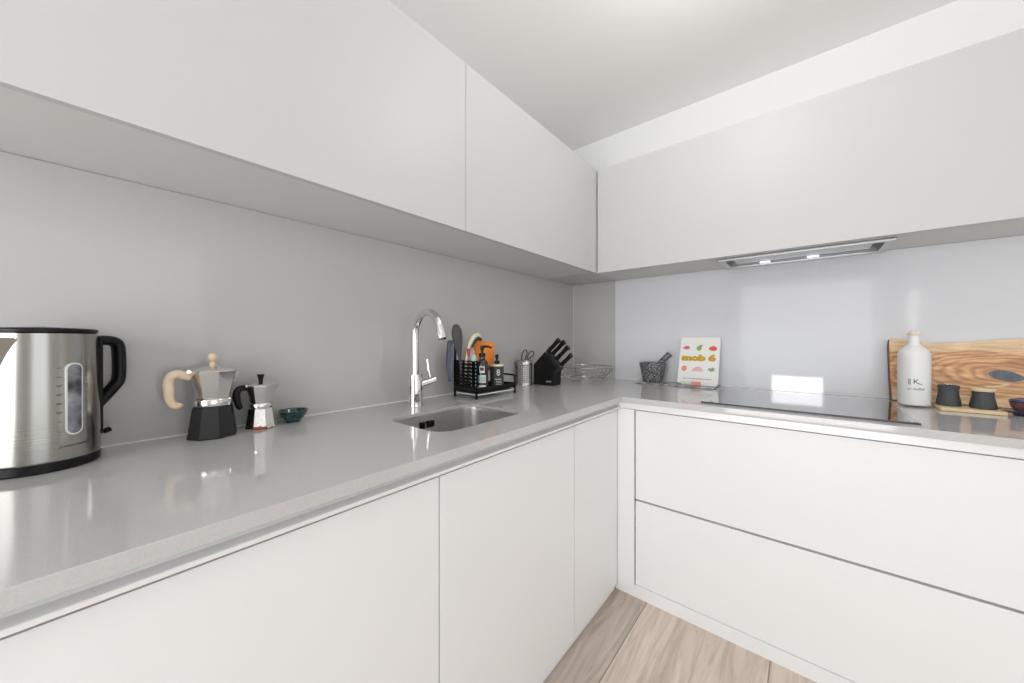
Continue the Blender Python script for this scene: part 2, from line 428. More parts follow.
def plate(name, outer, holes, z0, z1, m, parent=None, bev=0.0015):
    """flat slab with holes, from filled 2D curves"""
    cu = bpy.data.curves.new('outline', 'CURVE'); cu.dimensions = '2D'; cu.fill_mode = 'BOTH'
    cu.extrude = (z1 - z0) / 2 - bev; cu.bevel_depth = bev; cu.bevel_resolution = 1; cu.offset = -bev
    for pts in [outer] + holes:
        sp = cu.splines.new('POLY'); sp.points.add(len(pts) - 1)
        for i, p in enumerate(pts): sp.points[i].co = (p[0], p[1], 0, 1)
        sp.use_cyclic_u = True
    t = bpy.data.objects.new('tmp', cu); COL.objects.link(t)
    dg = bpy.context.evaluated_depsgraph_get()
    me = bpy.data.meshes.new_from_object(t.evaluated_get(dg))
    bpy.data.objects.remove(t); bpy.data.curves.remove(cu)
    for v in me.vertices: v.co.z += (z0 + z1) / 2
    me.materials.clear(); me.materials.append(M[m])
    me.shade_smooth(); me.set_sharp_from_angle(angle=R(35))
    o = bpy.data.objects.new(name, me); COL.objects.link(o)
    wn = o.modifiers.new('weighted_normal', 'WEIGHTED_NORMAL'); wn.keep_sharp = True
    if parent is not None: o.parent = parent
    return o

def rrect(x0, x1, y0, y1, r, n=8):
    out = []
    for (cx, cy, a0) in ((x1 - r, y1 - r, 0), (x0 + r, y1 - r, 90), (x0 + r, y0 + r, 180), (x1 - r, y0 + r, 270)):
        for k in range(n + 1):
            a = R(a0 + 90 * k / n); out.append((cx + r * math.cos(a), cy + r * math.sin(a)))
    return out

def text_mesh(body, size, extrude=0.0002, fat=0.0, sx=1.0, shear=0.0, align='CENTER'):
    cu = bpy.data.curves.new('txt', 'FONT'); cu.body = body; cu.size = size; cu.extrude = extrude
    cu.offset = fat; cu.align_x = align; cu.align_y = 'CENTER'; cu.shear = shear; cu.resolution_u = 3
    t = bpy.data.objects.new('tmp', cu); COL.objects.link(t)
    dg = bpy.context.evaluated_depsgraph_get()
    me = bpy.data.meshes.new_from_object(t.evaluated_get(dg))
    bpy.data.objects.remove(t); bpy.data.curves.remove(cu)
    for v in me.vertices: v.co.x *= sx
    return me
def add_mesh(name, me, m, parent):
    me.materials.clear(); me.materials.append(M[m])
    o = bpy.data.objects.new(name, me); COL.objects.link(o); o.parent = parent
    return o
def wrap_text(me, rad, ang0, z):
    # lay flat text (x right, y up) round a vertical cylinder; ang0 = direction it faces
    for v in me.vertices:
        a = ang0 + v.co.x / rad; r = rad + 0.0003 + v.co.z; y = v.co.y
        v.co = Vector((r * math.cos(a), r * math.sin(a), z + y))

def thing(name, label, cat, loc=(0, 0, 0), rotz=0.0, group=None):
    o = bpy.data.objects.new(name, None); COL.objects.link(o)
    o.empty_display_size = 0.05
    o.location = loc; o.rotation_euler = (0, 0, rotz); o['label'] = label; o['category'] = cat
    if group: o['group'] = group
    return o
def tag(o, label, cat, group=None):
    o['label'] = label; o['category'] = cat
    if group: o['group'] = group
    return o
def struct(o): o['kind'] = 'structure'; return o

# ------------------------------------------------------------------ dimensions (metres)
CT = 0.91                                     # worktop height
D, DB = 0.681, 0.735                          # worktop depths, left run / back run
UL, UB, ZB, ZT = 0.371, 0.357, 1.579, 2.197   # upper cabinets
LEND, REND = -2.95, 2.60                      # ends of the left and the back run

# ------------------------------------------------------------------ room shell
struct(MB().b2(-0.2, RX + 0.2, RY - 0.2, 0.2, -0.1, 0.0).build('floor', 'floor'))
struct(MB().b2(-0.2, RX + 0.2, RY - 0.2, 0.2, CEIL, CEIL + 0.1).build('ceiling', 'ceiling'))
struct(MB().b2(-0.15, 0, RY, 0.15, 0, CEIL).build('wall_left', 'plaster'))
struct(MB().b2(0, RX, 0, 0.15, 0, CEIL).build('wall_back', 'plaster'))
w = MB()
wy0, wy1, wz0, wz1 = -3.45, -1.45, 0.45, 2.25
w.b2(RX, RX + 0.15, RY, wy0, 0, CEIL).b2(RX, RX + 0.15, wy1, 0.15, 0, CEIL)
w.b2(RX, RX + 0.15, wy0, wy1, 0, wz0).b2(RX, RX + 0.15, wy0, wy1, wz1, CEIL)
struct(w.build('wall_right', 'plaster'))
w = MB()
vx0, vx1, vz1 = 0.50, 2.10, 2.10
w.b2(-0.15, vx0, RY - 0.15, RY, 0, CEIL)
def onrear(x, z):
    k = (RY - BEAM.y) / (0 - BEAM.y); return BEAM.x + (x - BEAM.x) * k, BEAM.z + (z - BEAM.z) * k
(hx0, hz0), (hx1, hz1) = onrear(PX0, PZ0), onrear(PX1, PZ1)
w.b2(vx1, 2.37, RY - 0.15, RY, 0, 1.98).b2(2.42, 2.80, RY - 0.15, RY, 0, 1.98).b2(2.80, RX + 0.15, RY - 0.15, RY, 0, CEIL)
w.b2(2.37, 2.42, RY - 0.15, RY, 0, 1.26).b2(2.37, 2.42, RY - 0.15, RY, 1.82, 1.98)  # added slot, lets the streak lamp show in the backsplash
w.b2(vx1, 2.80, RY - 0.15, RY, 2.30, CEIL)
w.b2(vx1, hx0, RY - 0.02, RY, 1.98, 2.30).b2(hx1, 2.80, RY - 0.02, RY, 1.98, 2.30)
w.b2(hx0, hx1, RY - 0.02, RY, 1.98, hz0).b2(hx0, hx1, RY - 0.02, RY, hz1, 2.30)  # added hole that shapes the spot's patch on the back wall
w.b2(vx0, vx1, RY - 0.15, RY, vz1, CEIL).b2(vx0, vx1, RY - 0.15, RY, 0, 0.12)
struct(w.build('wall_front', 'plaster'))
w = MB()
for x in (vx0, vx1 - 0.06): w.b2(x, x + 0.06, RY - 0.10, RY - 0.04, 0.12, vz1)
for z in (0.12, vz1 - 0.06): w.b2(vx0, vx1, RY - 0.10, RY - 0.04, z, z + 0.06)
struct(w.build('window_1', 'lacquer'))
w = MB()
for y in (wy0, wy1 - 0.06): w.b2(RX + 0.04, RX + 0.10, y, y + 0.06, wz0, wz1)
for z in (wz0, wz1 - 0.06): w.b2(RX + 0.04, RX + 0.10, wy0, wy1, z, z + 0.06)
struct(w.build('window_2', 'lacquer'))

# plinths under the base units
struct(MB().b2(0.58, 0.645, LEND, -0.73, 0, 0.06).build('baseboard_left', 'lacquer'))
struct(MB().b2(0.645, REND, -0.7215, -0.66, 0, 0.054).build('baseboard_back', 'lacquer'))

# glass backsplashes
def splash(name, m, label, b):
    t = thing(name, label, 'backsplash')
    MB().b2(*b, 0.0005).build('panel', m, t)
    return t
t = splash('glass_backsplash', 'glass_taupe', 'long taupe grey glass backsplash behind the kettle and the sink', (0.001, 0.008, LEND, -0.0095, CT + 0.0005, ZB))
MB().b2(0.008, 0.012, LEND, -0.012, CT, CT + 0.004, 0.001).build('sealant_strip', 'sealant', t)
MB().b2(0.008, 0.0105, -0.012, -0.0095, CT + 0.004, ZB, 0.0005).build('corner_strip', 'sealant', t)
splash('glass_backsplash', 'glass_taupe', 'narrow corner piece of glass backsplash behind the wire basket, shade painted as darker grey', (0.0, 0.335, -0.0085, -0.001, CT + 0.0005, ZB))  # corner shadow put into the glass colour, as a separate panel
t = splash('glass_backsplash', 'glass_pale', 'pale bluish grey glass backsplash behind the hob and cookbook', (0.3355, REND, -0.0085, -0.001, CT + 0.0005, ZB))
MB().b2(0.34, REND, -0.012, -0.0085, CT, CT + 0.003, 0.001).build('sealant_strip', 'sealant', t)

# ------------------------------------------------------------------ base cabinets, left run (doors face +x)
ZD = 0.847                                    # door top
def base_left(y0, y1, label, handed):
    t = thing('base_cabinet', label, 'cabinet', (0.0, (y0 + y1) / 2, 0.0), group='white base cabinets under the sink worktop')
    h = (y1 - y0) / 2
    c = MB()
    c.b2(0.03, 0.635, -h + 0.001, -h + 0.018, 0.062, ZD).b2(0.03, 0.635, h - 0.018, h - 0.001, 0.062, ZD)
    c.b2(0.03, 0.635, -h + 0.018, h - 0.018, 0.062, 0.08).b2(0.03, 0.045, -h + 0.018, h - 0.018, 0.08, ZD)
    c.b2(0.60, 0.634, -h + 0.018, h - 0.018, 0.79, 0.808)
    c.build('carcass', 'carcass', t, smooth=0)
    MB().b2(0.6405, 0.661, -h + 0.0016, h - 0.0016, 0.035, ZD, 0.0012).build('door', 'lacquer', t)
    return t
base_left(LEND, -1.779, 'wide white handleless base cabinet below the kettle and coffee pots', 1)
base_left(-1.779, -1.136, 'white handleless base cabinet directly below the sink', 1)
base_left(-1.136, -0.742, 'narrow white base cabinet nearest the inner corner', 1)
f = MB().b2(0.644, 0.6715, -0.7375, -0.6905, 0.8545, 0.8840, 0.001).b2(0.6405, 0.659, -0.741, -0.7165, 0.035, ZD, 0.001).b2(0.6605, 0.7355, -0.7325, -0.7165, 0.035, ZD + 0.008, 0.001)
tag(f.build('corner_filler', 'lacquer'), 'slim white vertical filler strip in the inner corner between base units', 'filler panel')

# drawer cabinet, back run (fronts face -y)
def drawers(x0, x1, label):
    t = thing('drawer_cabinet', label, 'cabinet', ((x0 + x1) / 2, 0, 0))
    h = (x1 - x0) / 2
    c = MB()
    c.b2(-h + 0.001, -h + 0.018, -0.69, -0.03, 0.06, 0.85).b2(h - 0.018, h - 0.001, -0.69, -0.03, 0.06, 0.85)
    c.b2(-h + 0.018, h - 0.018, -0.69, -0.03, 0.06, 0.078).b2(-h + 0.018, h - 0.018, -0.045, -0.03, 0.078, 0.85)
    c.build('carcass', 'carcass', t, smooth=0)
    d1 = MB().b2(-h + 0.0007, h - 0.0015, -0.7155, -0.696, 0.4465, 0.8515, 0.0012).build('drawer', 'lacquer', t)
    MB().b2(-h + 0.03, h - 0.03, -0.696, -0.10, 0.52, 0.532).build('drawer_base', 'carcass', d1, smooth=0)
    d2 = MB().b2(-h + 0.0007, h - 0.0015, -0.7155, -0.696, 0.0555, 0.4375, 0.0012).build('drawer', 'lacquer', t)
    MB().b2(-h + 0.03, h - 0.03, -0.696, -0.10, 0.11, 0.122).build('drawer_base', 'carcass', d2, smooth=0)
    MB().b2(-h + 0.0015, h - 0.0015, -0.706, -0.6965, 0.4385, 0.4455).build('grip_profile', 'gapdark', t)
    return t
drawers(0.737, REND - 0.02, 'wide white two-drawer base cabinet under the hob')

# recessed handle channels
def channel(pts, axis, d0, d1, name, label):
    o = MB().prism(pts, axis, d0, d1).build(name, 'channel')
    return tag(o, label, 'handle channel')
prof = []
zt_, zb_ = 0.8842, 0.8535
for k in range(9):
    a = math.pi * k / 8
    prof.append((-0.010 * math.sin(a), (zt_ + zb_) / 2 + (zt_ - zb_) / 2 * math.cos(a) * 0.92))
outl = [(0.0, zt_)] + prof + [(0.0, zb_), (-0.030, zb_), (-0.030, zt_)]
outl_left = [(0.0, 0.8842), (-0.022, 0.8842), (-0.024, 0.874), (-0.021, 0.868), (-0.014, 0.8655), (-0.003, 0.8650), (-0.001, 0.8635), (-0.001, 0.8565), (-0.004, 0.8552), (-0.034, 0.8552), (-0.034, 0.8842)][1:]
channel([(0.676 + a, z) for a, z in outl_left][::-1], 'y', LEND, -0.7365, 'handle_channel', 'white recessed handle channel under the sink worktop edge')
bpy.data.objects['handle_channel'].data  # built along y: outline is x,z
outb = [(-0.7255, 0.8842), (-0.7255, 0.858), (-0.723, 0.8555), (-0.69, 0.8555), (-0.69, 0.8842)]
channel(outb, 'x', 0.6685, REND, 'handle_channel', 'white recessed handle channel under the hob worktop edge')

# ------------------------------------------------------------------ worktop with sink cut-out
SKX0, SKX1, SKY0, SKY1 = 0.262, 0.548, -1.685, -1.298
outer = [(0.0005, LEND), (D, LEND), (D, -DB), (REND, -DB), (REND, -0.0005), (0.0005, -0.0005)]
wt = plate('worktop', outer, [rrect(SKX0, SKX1, SKY0, SKY1, 0.062)[::-1]], 0.8845, CT, 'quartz')
tag(wt, 'polished grey L-shaped stone worktop running round the corner', 'worktop')

# sink
t = thing('kitchen_sink', 'rounded stainless steel undermount sink in front of the tap', 'sink', ((SKX0 + SKX1) / 2, (SKY0 + SKY1) / 2, CT - 0.0265))
def ring(o, r, z):
    hx, hy = (SKX1 - SKX0) / 2 + o, (SKY1 - SKY0) / 2 + o
    return [(x, y, z) for x, y in rrect(-hx, hx, -hy, hy, r)]
levels = [ring(-0.0004, 0.0616, 0.0165), ring(-0.003, 0.0605, 0.0165), ring(-0.004, 0.060, 0.0), ring(-0.008, 0.058, -0.13),
          ring(-0.016, 0.052, -0.155), ring(-0.035, 0.040, -0.168), ring(-0.10, 0.02, -0.172)]
s_ = MB(); rings_ = [[s_.bm.verts.new(p) for p in L_] for L_ in levels]
for A, B in zip(rings_, rings_[1:]):
    for i in range(len(A)): s_.bm.faces.new((A[i], A[(i + 1) % len(A)], B[(i + 1) % len(A)], B[i]))
s_.bm.faces.new(rings_[-1])
s_.build('basin', 'sinksteel', t, smooth=50)
s_ = MB()
for k in range(5): s_.box((-0.1345 + 0.0005, -0.058 + 0.012 * k + (0.006 if k > 1 else 0), -0.020), (0.003, 0.008, 0.024), 0.001)
s_.build('overflow_grille', 'black', t)
MB().lathe([(0, -0.166), (0.03, -0.166), (0.042, -0.168), (0.044, -0.1715)], 24).build('drain', 'chrome', t)
# the overflow sits on the wall side of the basin

# tap
t = thing('kitchen_tap', 'tall chrome swan-neck tap with a side lever behind the sink', 'tap', (0.128, -1.477, CT), R(-4))
MB().lathe([(0, 0.0), (0.031, 0.0), (0.031, 0.004), (0.0295, 0.007), (0.0295, 0.122), (0.028, 0.126), (0.013, 0.127), (0, 0.127)], 32).build('tap_body', 'chrome', t)
pts = [(0, 0, 0.12), (0, 0, 0.20), (0, 0, 0.26)]
RR = 0.088
pts += [(RR - RR * math.cos(R(a)), 0, 0.283 + RR * math.sin(R(a))) for a in range(0, 161, 10)]
last = Vector(pts[-1]); dirv = Vector((math.sin(R(160)), 0, math.cos(R(160))))
pts += [tuple(last + dirv * 0.022)]
MB().tube(pts, 0.0145, 20).build('spout', 'chrome', t)
MB().tube([tuple(last + dirv * 0.014), tuple(last + dirv * 0.03), tuple(last + dirv * 0.048)], [0.0165, 0.0170, 0.0155], 20).build('aerator', 'chrome', t)
MB().tube([(0.004, 0.018, 0.080), (0.007, 0.044, 0.086)], 0.0205, 20).tube([(0.0072, 0.0455, 0.0863), (0.012, 0.084, 0.096)], 0.0195, 20).build('valve_body', 'chrome', t)
MB().tube([(0.0075, 0.066, 0.105), (0.006, 0.060, 0.135), (0.004, 0.054, 0.185)], [0.0045, 0.004, 0.0042], 10).build('lever', 'chrome', t)

# ------------------------------------------------------------------ upper cabinets
def upper_left(y0, y1, label):
    t = thing('wall_cabinet', label, 'cabinet', (0, (y0 + y1) / 2, ZB), group='white wall cabinets over the sink run')
    h = (y1 - y0) / 2; H = ZT - ZB
    MB().b2(0.001, 0.3495, -h + 0.0005, h - 0.0005, 0.001, H - 0.001).build('carcass', 'carcass', t, smooth=0)
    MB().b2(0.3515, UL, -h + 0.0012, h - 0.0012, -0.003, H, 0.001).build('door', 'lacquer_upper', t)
upper_left(LEND, -1.425, 'wide white wall cabinet above the kettle and coffee pots')
upper_left(-1.425, -0.374, 'white wall cabinet above the sink next to the corner')
f = MB().b2(0.3515, 0.3695, -0.3725, -0.358, ZB + 0.0005, ZT - 0.006, 0.001)
f.b2(0.001, 0.3495, -0.3725, -0.010, ZB + 0.001, ZT - 0.001)
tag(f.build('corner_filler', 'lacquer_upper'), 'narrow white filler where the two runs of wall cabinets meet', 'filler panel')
t = thing('wall_cabinet', 'long white flap-front wall cabinet above the hob', 'cabinet', (1.45, 0, ZB))
x0, x1 = 0.3515 - 1.45, REND - 1.45
HX0, HX1, HY0, HY1 = 0.997, 1.613, -0.285, -0.022
cb_ = MB(); H = ZT - ZB
cb_.b2(x0, HX0 - 1.45 - 0.001, -0.3365, -0.001, 0.001, H - 0.001).b2(HX1 - 1.45 + 0.001, x1, -0.3365, -0.001, 0.001, H - 0.001)
cb_.b2(HX0 - 1.45 - 0.001, HX1 - 1.45 + 0.001, -0.3365, HY0 - 0.001, 0.001, H - 0.001)
cb_.b2(HX0 - 1.45 - 0.001, HX1 - 1.45 + 0.001, HY1 + 0.001, -0.001, 0.001, H - 0.001)
cb_.b2(HX0 - 1.45 - 0.001, HX1 - 1.45 + 0.001, HY0 - 0.001, HY1 + 0.001, 0.30, H - 0.001)
cb_.build('carcass', 'carcass', t, smooth=0)
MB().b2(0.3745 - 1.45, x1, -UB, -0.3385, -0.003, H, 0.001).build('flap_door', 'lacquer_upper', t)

# cooker hood set into the cabinet underside
t = thing('cooker_hood', 'slim grey built-in cooker hood under the wall cabinet over the hob', 'cooker hood', ((HX0 + HX1) / 2, (HY0 + HY1) / 2, ZB))
hx, hy = (HX1 - HX0) / 2, (HY1 - HY0) / 2
def rect(a, b): return [(-a, -b), (a, -b), (a, b), (-a, b)]
plate('frame', rect(hx - 0.001, hy - 0.001), [rect(hx - 0.028, hy - 0.028)[::-1]], -0.010, -0.001, 'hoodgrey', t, 0.001)
s_ = MB()
s_.b2(-hx + 0.028, hx - 0.028, -hy + 0.022, -hy + 0.028, 0.0, 0.06).b2(-hx + 0.028, hx - 0.028, hy - 0.028, hy - 0.022, 0.0, 0.06)
s_.b2(-hx + 0.022, -hx + 0.028, -hy + 0.022, hy - 0.022, 0.0, 0.06).b2(hx - 0.028, hx - 0.022, -hy + 0.022, hy - 0.022, 0.0, 0.06)
s_.b2(-hx + 0.022, hx - 0.022, -hy + 0.022, hy - 0.022, 0.06, 0.066)
s_.build('housing', 'hoodgrey', t, smooth=0)
MB().b2(-hx + 0.055, hx - 0.055, -hy + 0.045, hy - 0.055, 0.004, 0.012, 0.002).build('filter_panel', 'hoodgrey', t)
for xx in (-0.13, 0.06):
    MB().b2(xx - 0.022, xx + 0.022, hy - 0.042, hy - 0.034, 0.0, 0.005, 0.001).build('lamp', 'led', t)

# ------------------------------------------------------------------ hob
t = thing('induction_hob', 'black glass hob set in the worktop under the hood', 'hob', (1.305, -0.385, CT))
s_ = MB().b2(-0.305, 0.305, -0.283, 0.285, 0.0005, 0.0052, 0.0012); s_.build('glass_plate', 'hobglass', t)
MB().b2(-0.306, 0.306, -0.2855, -0.2835, 0.0003, 0.006, 0.0005).build('front_trim', 'hobedge', t)

# ------------------------------------------------------------------ kettle
t = thing('electric_kettle', 'large brushed steel electric kettle with black handle at the left end of the worktop', 'kettle', (0.106, -2.378, CT), 0.0)
KR = 0.080
MB().lathe([(0, 0.0005), (KR - 0.004, 0.0005), (KR, 0.004), (KR, 0.018), (KR - 0.002, 0.0205), (0, 0.0205)], 64).build('power_base', 'black', t)
MB().lathe([(0, 0.0206), (KR - 0.001, 0.0206), (KR + 0.0005, 0.024), (KR - 0.0045, 0.277), (KR - 0.006, 0.279), (0, 0.279)], 72).build('body', 'kettle_steel', t)
MB().lathe([(0, 0.2795), (KR - 0.0035, 0.2795), (KR - 0.0035, 0.285), (KR - 0.006, 0.2875), (0, 0.292)], 64).build('lid', 'black', t)
ha = R(113); hd = Vector((math.cos(ha), math.sin(ha), 0)); sd = Vector((-hd.y, hd.x, 0))
def hp(r, z): return hd * r + Vector((0, 0, z))
pts = [hp(0.074, 0.262), hp(0.088, 0.263), hp(0.106, 0.261), hp(0.116, 0.250), hp(0.1185, 0.215), hp(0.1175, 0.172), hp(0.110, 0.155), hp(0.093, 0.132), hp(0.079, 0.114)]
pp = spline(pts, 6); MB().tube(pp, 0.0115, 14, flat=1.3).build('handle', 'black', t)
s_ = MB(); mt = Matrix.Rotation(ha, 3, 'Z')
s_.box(hp(0.0795, 0.160), (0.007, 0.040, 0.222), 0.002, rot=mt)
s_.build('handle_mount', 'black', t)
s_ = MB().tube([hp(0.080, 0.052), hp(0.094, 0.052)], 0.0045, 10).tube([hp(0.092, 0.050), hp(0.102, 0.053)], 0.006, 10, flat=1.4)
s_.build('switch', 'black', t)
# water window curved round the wall
wa = R(33)
def curved_pill(w_, z0, z1, rad, n=10, m=10):
    s = MB(); r0 = w_ / 2; col = []
    out = []
    for k in range(m + 1):
        a = math.pi * k / m; out.append((r0 * math.cos(a), z1 - r0 + r0 * math.sin(a)))
    for k in range(m + 1):
        a = math.pi + math.pi * k / m; out.append((r0 * math.cos(a), z0 + r0 + r0 * math.sin(a)))
    ring_o = []
    for (x, z) in out:
        a = wa + x / rad; ring_o.append((rad, a, z))
    A = [s.bm.verts.new(((r) * math.cos(a), (r) * math.sin(a), z)) for r, a, z in ring_o]
    B = [s.bm.verts.new(((r - 0.004) * math.cos(a), (r - 0.004) * math.sin(a), z)) for r, a, z in ring_o]
    h = len(A)
    for i in range(h // 2 - 0):
        j = h - 1 - i
        if i + 1 < j - 1 + 1 and j - 1 > i:
            try: s.bm.faces.new((A[i], A[i + 1], A[j - 1], A[j]))
            except ValueError: pass
    for i in range(h): s.bm.faces.new((A[i], B[i], B[(i + 1) % h], A[(i + 1) % h]))
    return s
KW0, KW1 = 0.072, 0.214
curved_pill(0.0265, KW0 - 0.003, KW1 + 0.003, KR + 0.0006).build('window_rim', 'ceramic', t)
wn_ = curved_pill(0.0215, KW0, KW1, KR + 0.0012).build('water_window', 'clearplastic', t)
me = None
for sgn, sc_name in ((-1, 'litre_scale'), (1, 'cup_scale')):
    s_ = MB()
    for k in range(7):
        z = 0.207 - k * 0.0180
        long_ = k in (2, 3, 4, 5)
        a0 = wa + sgn * 0.021 / KR
        for dz, ww in (((0.0009, 0.008), (-0.0012, 0.0056)) if long_ and sgn < 0 else ((0, 0.006),)):
            q = []
            for aa in (a0 - ww / 2 / KR, a0 + ww / 2 / KR):
                for zz in (z + dz - 0.0005, z + dz + 0.0005):
                    q.append(s_.bm.verts.new(((KR - 0.0003) * math.cos(aa), (KR - 0.0003) * math.sin(aa), zz)))
            s_.bm.faces.new((q[0], q[2], q[3], q[1]))
    s_.build(sc_name, 'greyink', t, smooth=0)
me = text_mesh('JOHN LEWIS', 0.0062, sx=1.25); wrap_text(me, KR + 0.0004, wa + 0.0, 0.048)
add_mesh('maker_lettering', me, 'greyink', t)
# spout: V-shaped lip opposite the handle
sa = R(-49); s_ = MB(); sdv = Vector((math.cos(sa), math.sin(sa), 0)); snv = Vector((-sdv.y, sdv.x, 0))
top = [snv * -0.040 + sdv * 0.064, sdv * 0.112, snv * 0.040 + sdv * 0.064]
TZ = 0.268
tv = [s_.bm.verts.new(v + Vector((0, 0, TZ))) for v in top]
bt = s_.bm.verts.new(sdv * 0.074 + Vector((0, 0, 0.140)))
s_.bm.faces.new((tv[0], tv[1], bt)); s_.bm.faces.new((tv[1], tv[2], bt)); s_.bm.faces.new((tv[0], tv[2], tv[1])); s_.bm.faces.new((tv[0], bt, tv[2]))
bmesh.ops.bevel(s_.bm, geom=s_.bm.edges[:], offset=0.002, segments=2, affect='EDGES')
s_.build('spout', 'kettle_steel', t)

# ------------------------------------------------------------------ moka pots
def moka(loc, S, name_label, base_m, handle_m, knob_m, wood):
    t = thing('moka_pot', name_label, 'coffee pot', loc, 0.0)
    t.scale = (1, 1, 0.95)
    ph = R(4)
    rb = 0.056 * S
    MB().lathe([(0, 0.0005), (rb - 0.001, 0.0005), (rb, 0.004 * S), (rb * 0.97, 0.012 * S), (rb * 0.80, 0.085 * S), (rb * 0.76, 0.090 * S), (0, 0.090 * S)], 8, phase=ph).build('boiler', base_m, t, smooth=20)
    MB().lathe([(0.036 * S, 0.088 * S), (0.042 * S, 0.092 * S), (0.0435 * S, 0.096 * S), (0.0435 * S, 0.108 * S), (0.041 * S, 0.112 * S), (0.037 * S, 0.113 * S), (0.030 * S, 0.113 * S)], 40).build('collar', 'alu', t)
    s = MB().lathe([(0.032 * S, 0.112 * S), (0.0385 * S, 0.1135 * S), (0.040 * S, 0.118 * S), (0.053 * S, 0.186 * S), (0.0535 * S, 0.190 * S), (0.047 * S, 0.190 * S)], 8, phase=ph)
    # pouring lip on the +y side
    z0, z1 = 0.145 * S, 0.1905 * S
    a = s.bm.verts.new((-0.014 * S, 0.0455 * S, z1)); b = s.bm.verts.new((0.014 * S, 0.0455 * S, z1))
    c = s.bm.verts.new((0, 0.068 * S, z1 + 0.002 * S)); d = s.bm.verts.new((0, 0.0415 * S, z0))
    for fv in ((a, c, d), (c, b, d), (a, b, c), (a, d, b)): s.bm.faces.new(fv)
    s.build('upper_chamber', 'alu', t, smooth=20)
    MB().lathe([(0.0535 * S, 0.1905 * S), (0.0535 * S, 0.193 * S), (0.046 * S, 0.198 * S), (0.014 * S, 0.207 * S), (0, 0.2085 * S)], 8, phase=ph).build('lid', 'alu', t, smooth=15)
    if wood:
        kp = [(0.008, 0.205), (0.0075, 0.214), (0.0065, 0.217), (0.0105, 0.224), (0.0118, 0.232), (0.0095, 0.239), (0.010, 0.242), (0, 0.2425)]
    else:
        kp = [(0.0075, 0.205), (0.0085, 0.214), (0.0085, 0.217), (0.009, 0.222), (0.0135, 0.238), (0.0125, 0.241), (0, 0.2415)]
    MB().lathe([(r * S, z * S) for r, z in kp], 20).build('knob', knob_m, t)
    if wood:
        hpnt = [(0, -0.046, 0.176), (0, -0.058, 0.181), (0, -0.070, 0.186), (0, -0.082, 0.183), (0, -0.089, 0.168), (0, -0.089, 0.140), (0, -0.087, 0.118), (0, -0.080, 0.102), (0, -0.071, 0.098), (0, -0.066, 0.104)]
        rad = [0.0105, 0.011, 0.012, 0.0125, 0.012, 0.0115, 0.0105, 0.0095, 0.0085, 0.0075]
    else:
        hpnt = [(0, -0.048, 0.182), (0, -0.060, 0.185), (0, -0.076, 0.180), (0, -0.084, 0.162), (0, -0.081, 0.130), (0, -0.075, 0.105), (0, -0.068, 0.096)]
        rad = [0.011, 0.013, 0.0135, 0.0135, 0.0125, 0.0115, 0.009]
    P = spline([(x * S, y * S, z * S) for x, y, z in hpnt], 5)
    rr = []
    for i in range(len(P)):
        u = i / 5; k = min(int(u), len(rad) - 2); rr.append((rad[k] + (rad[k + 1] - rad[k]) * (u - k)) * S)
    MB().tube(P, rr, 14, flat=0.8).build('handle', handle_m, t)
    s = MB().tube([(-0.010 * S, -0.052 * S, 0.193 * S), (0.010 * S, -0.052 * S, 0.193 * S)], 0.0045 * S, 12)
    s.box((0, -0.051 * S, 0.188 * S), (0.012 * S, 0.014 * S, 0.010 * S), 0.002 * S)
    s.build('hinge', 'alu', t)
    sv = MB().tube([(-0.042 * S, 0.018 * S, 0.055 * S), (-0.050 * S, 0.021 * S, 0.055 * S)], 0.005 * S, 10)
    sv.build('safety_valve', 'chrome', t)
    return t
moka((0.080, -2.097, CT), 0.985, 'larger coffee pot with black boiler and pale wooden handle beside the kettle', 'mokablack', 'beech', 'beech', True)
moka((0.070, -1.984, CT), 0.70, 'smaller all-aluminium coffee pot with black handle and knob', 'alu_patched', 'black', 'black', False)

# teal bowl
t = MB().lathe([(0, 0.001), (0.020, 0.001), (0.021, 0.005), (0.031, 0.014), (0.0415, 0.034), (0.0425, 0.038), (0.040, 0.038), (0.030, 0.018), (0.018, 0.009), (0, 0.008)], 40).build('small_bowl', 'teal', loc=(0.062, -1.893, CT))
tag(t, 'tiny dark teal glazed bowl on the worktop right of the coffee pots', 'bowl')

# ------------------------------------------------------------------ sink caddy with its contents
RX0, RX1, RY0, RY1 = 0.075, 0.226, -1.228, -0.955
def L3(x, y, z): return (x, y, z)
t = thing('sink_caddy', 'black metal sink caddy on feet holding brushes and soap bottles', 'caddy', (0.15, -1.09, CT))
def lc(x, y, z): return (x - 0.15, y + 1.09, z)
s_ = MB()
TZ0, TZ1 = 0.030, 0.052
a0 = lc(RX0, RY0, 0); a1 = lc(RX1, RY1, 0)
s_.b2(a0[0], a1[0], a0[1], a1[1], TZ0, TZ0 + 0.003)
s_.b2(a0[0], a1[0], a0[1], a0[1] + 0.003, TZ0, TZ1).b2(a0[0], a1[0], a1[1] - 0.003, a1[1], TZ0, TZ1)
s_.b2(a0[0], a0[0] + 0.003, a0[1], a1[1], TZ0, TZ1).b2(a1[0] - 0.003, a1[0], a0[1], a1[1], TZ0, TZ1)
s_.build('tray', 'blackmetal', t, smooth=0)
for (x, y) in ((RX0, RY0), (RX1, RY0), (RX0, RY1), (RX1, RY1)):
    q = lc(x, y, 0); s = 1 if x == RX0 else -1; u = 1 if y == RY0 else -1
    MB().b2(q[0] + min(0, s * 0.008), q[0] + max(0, s * 0.008), q[1] + min(0, u * 0.008), q[1] + max(0, u * 0.008), 0.0005, TZ0 - 0.0002, 0.0008).build('leg', 'blackmetal', t)
MB().b2(a0[0] + 0.006, a1[0] - 0.002, a0[1] + 0.010, a1[1] - 0.010, 0.016, 0.022, 0.002).build('drip_tray', 'label_white', t)
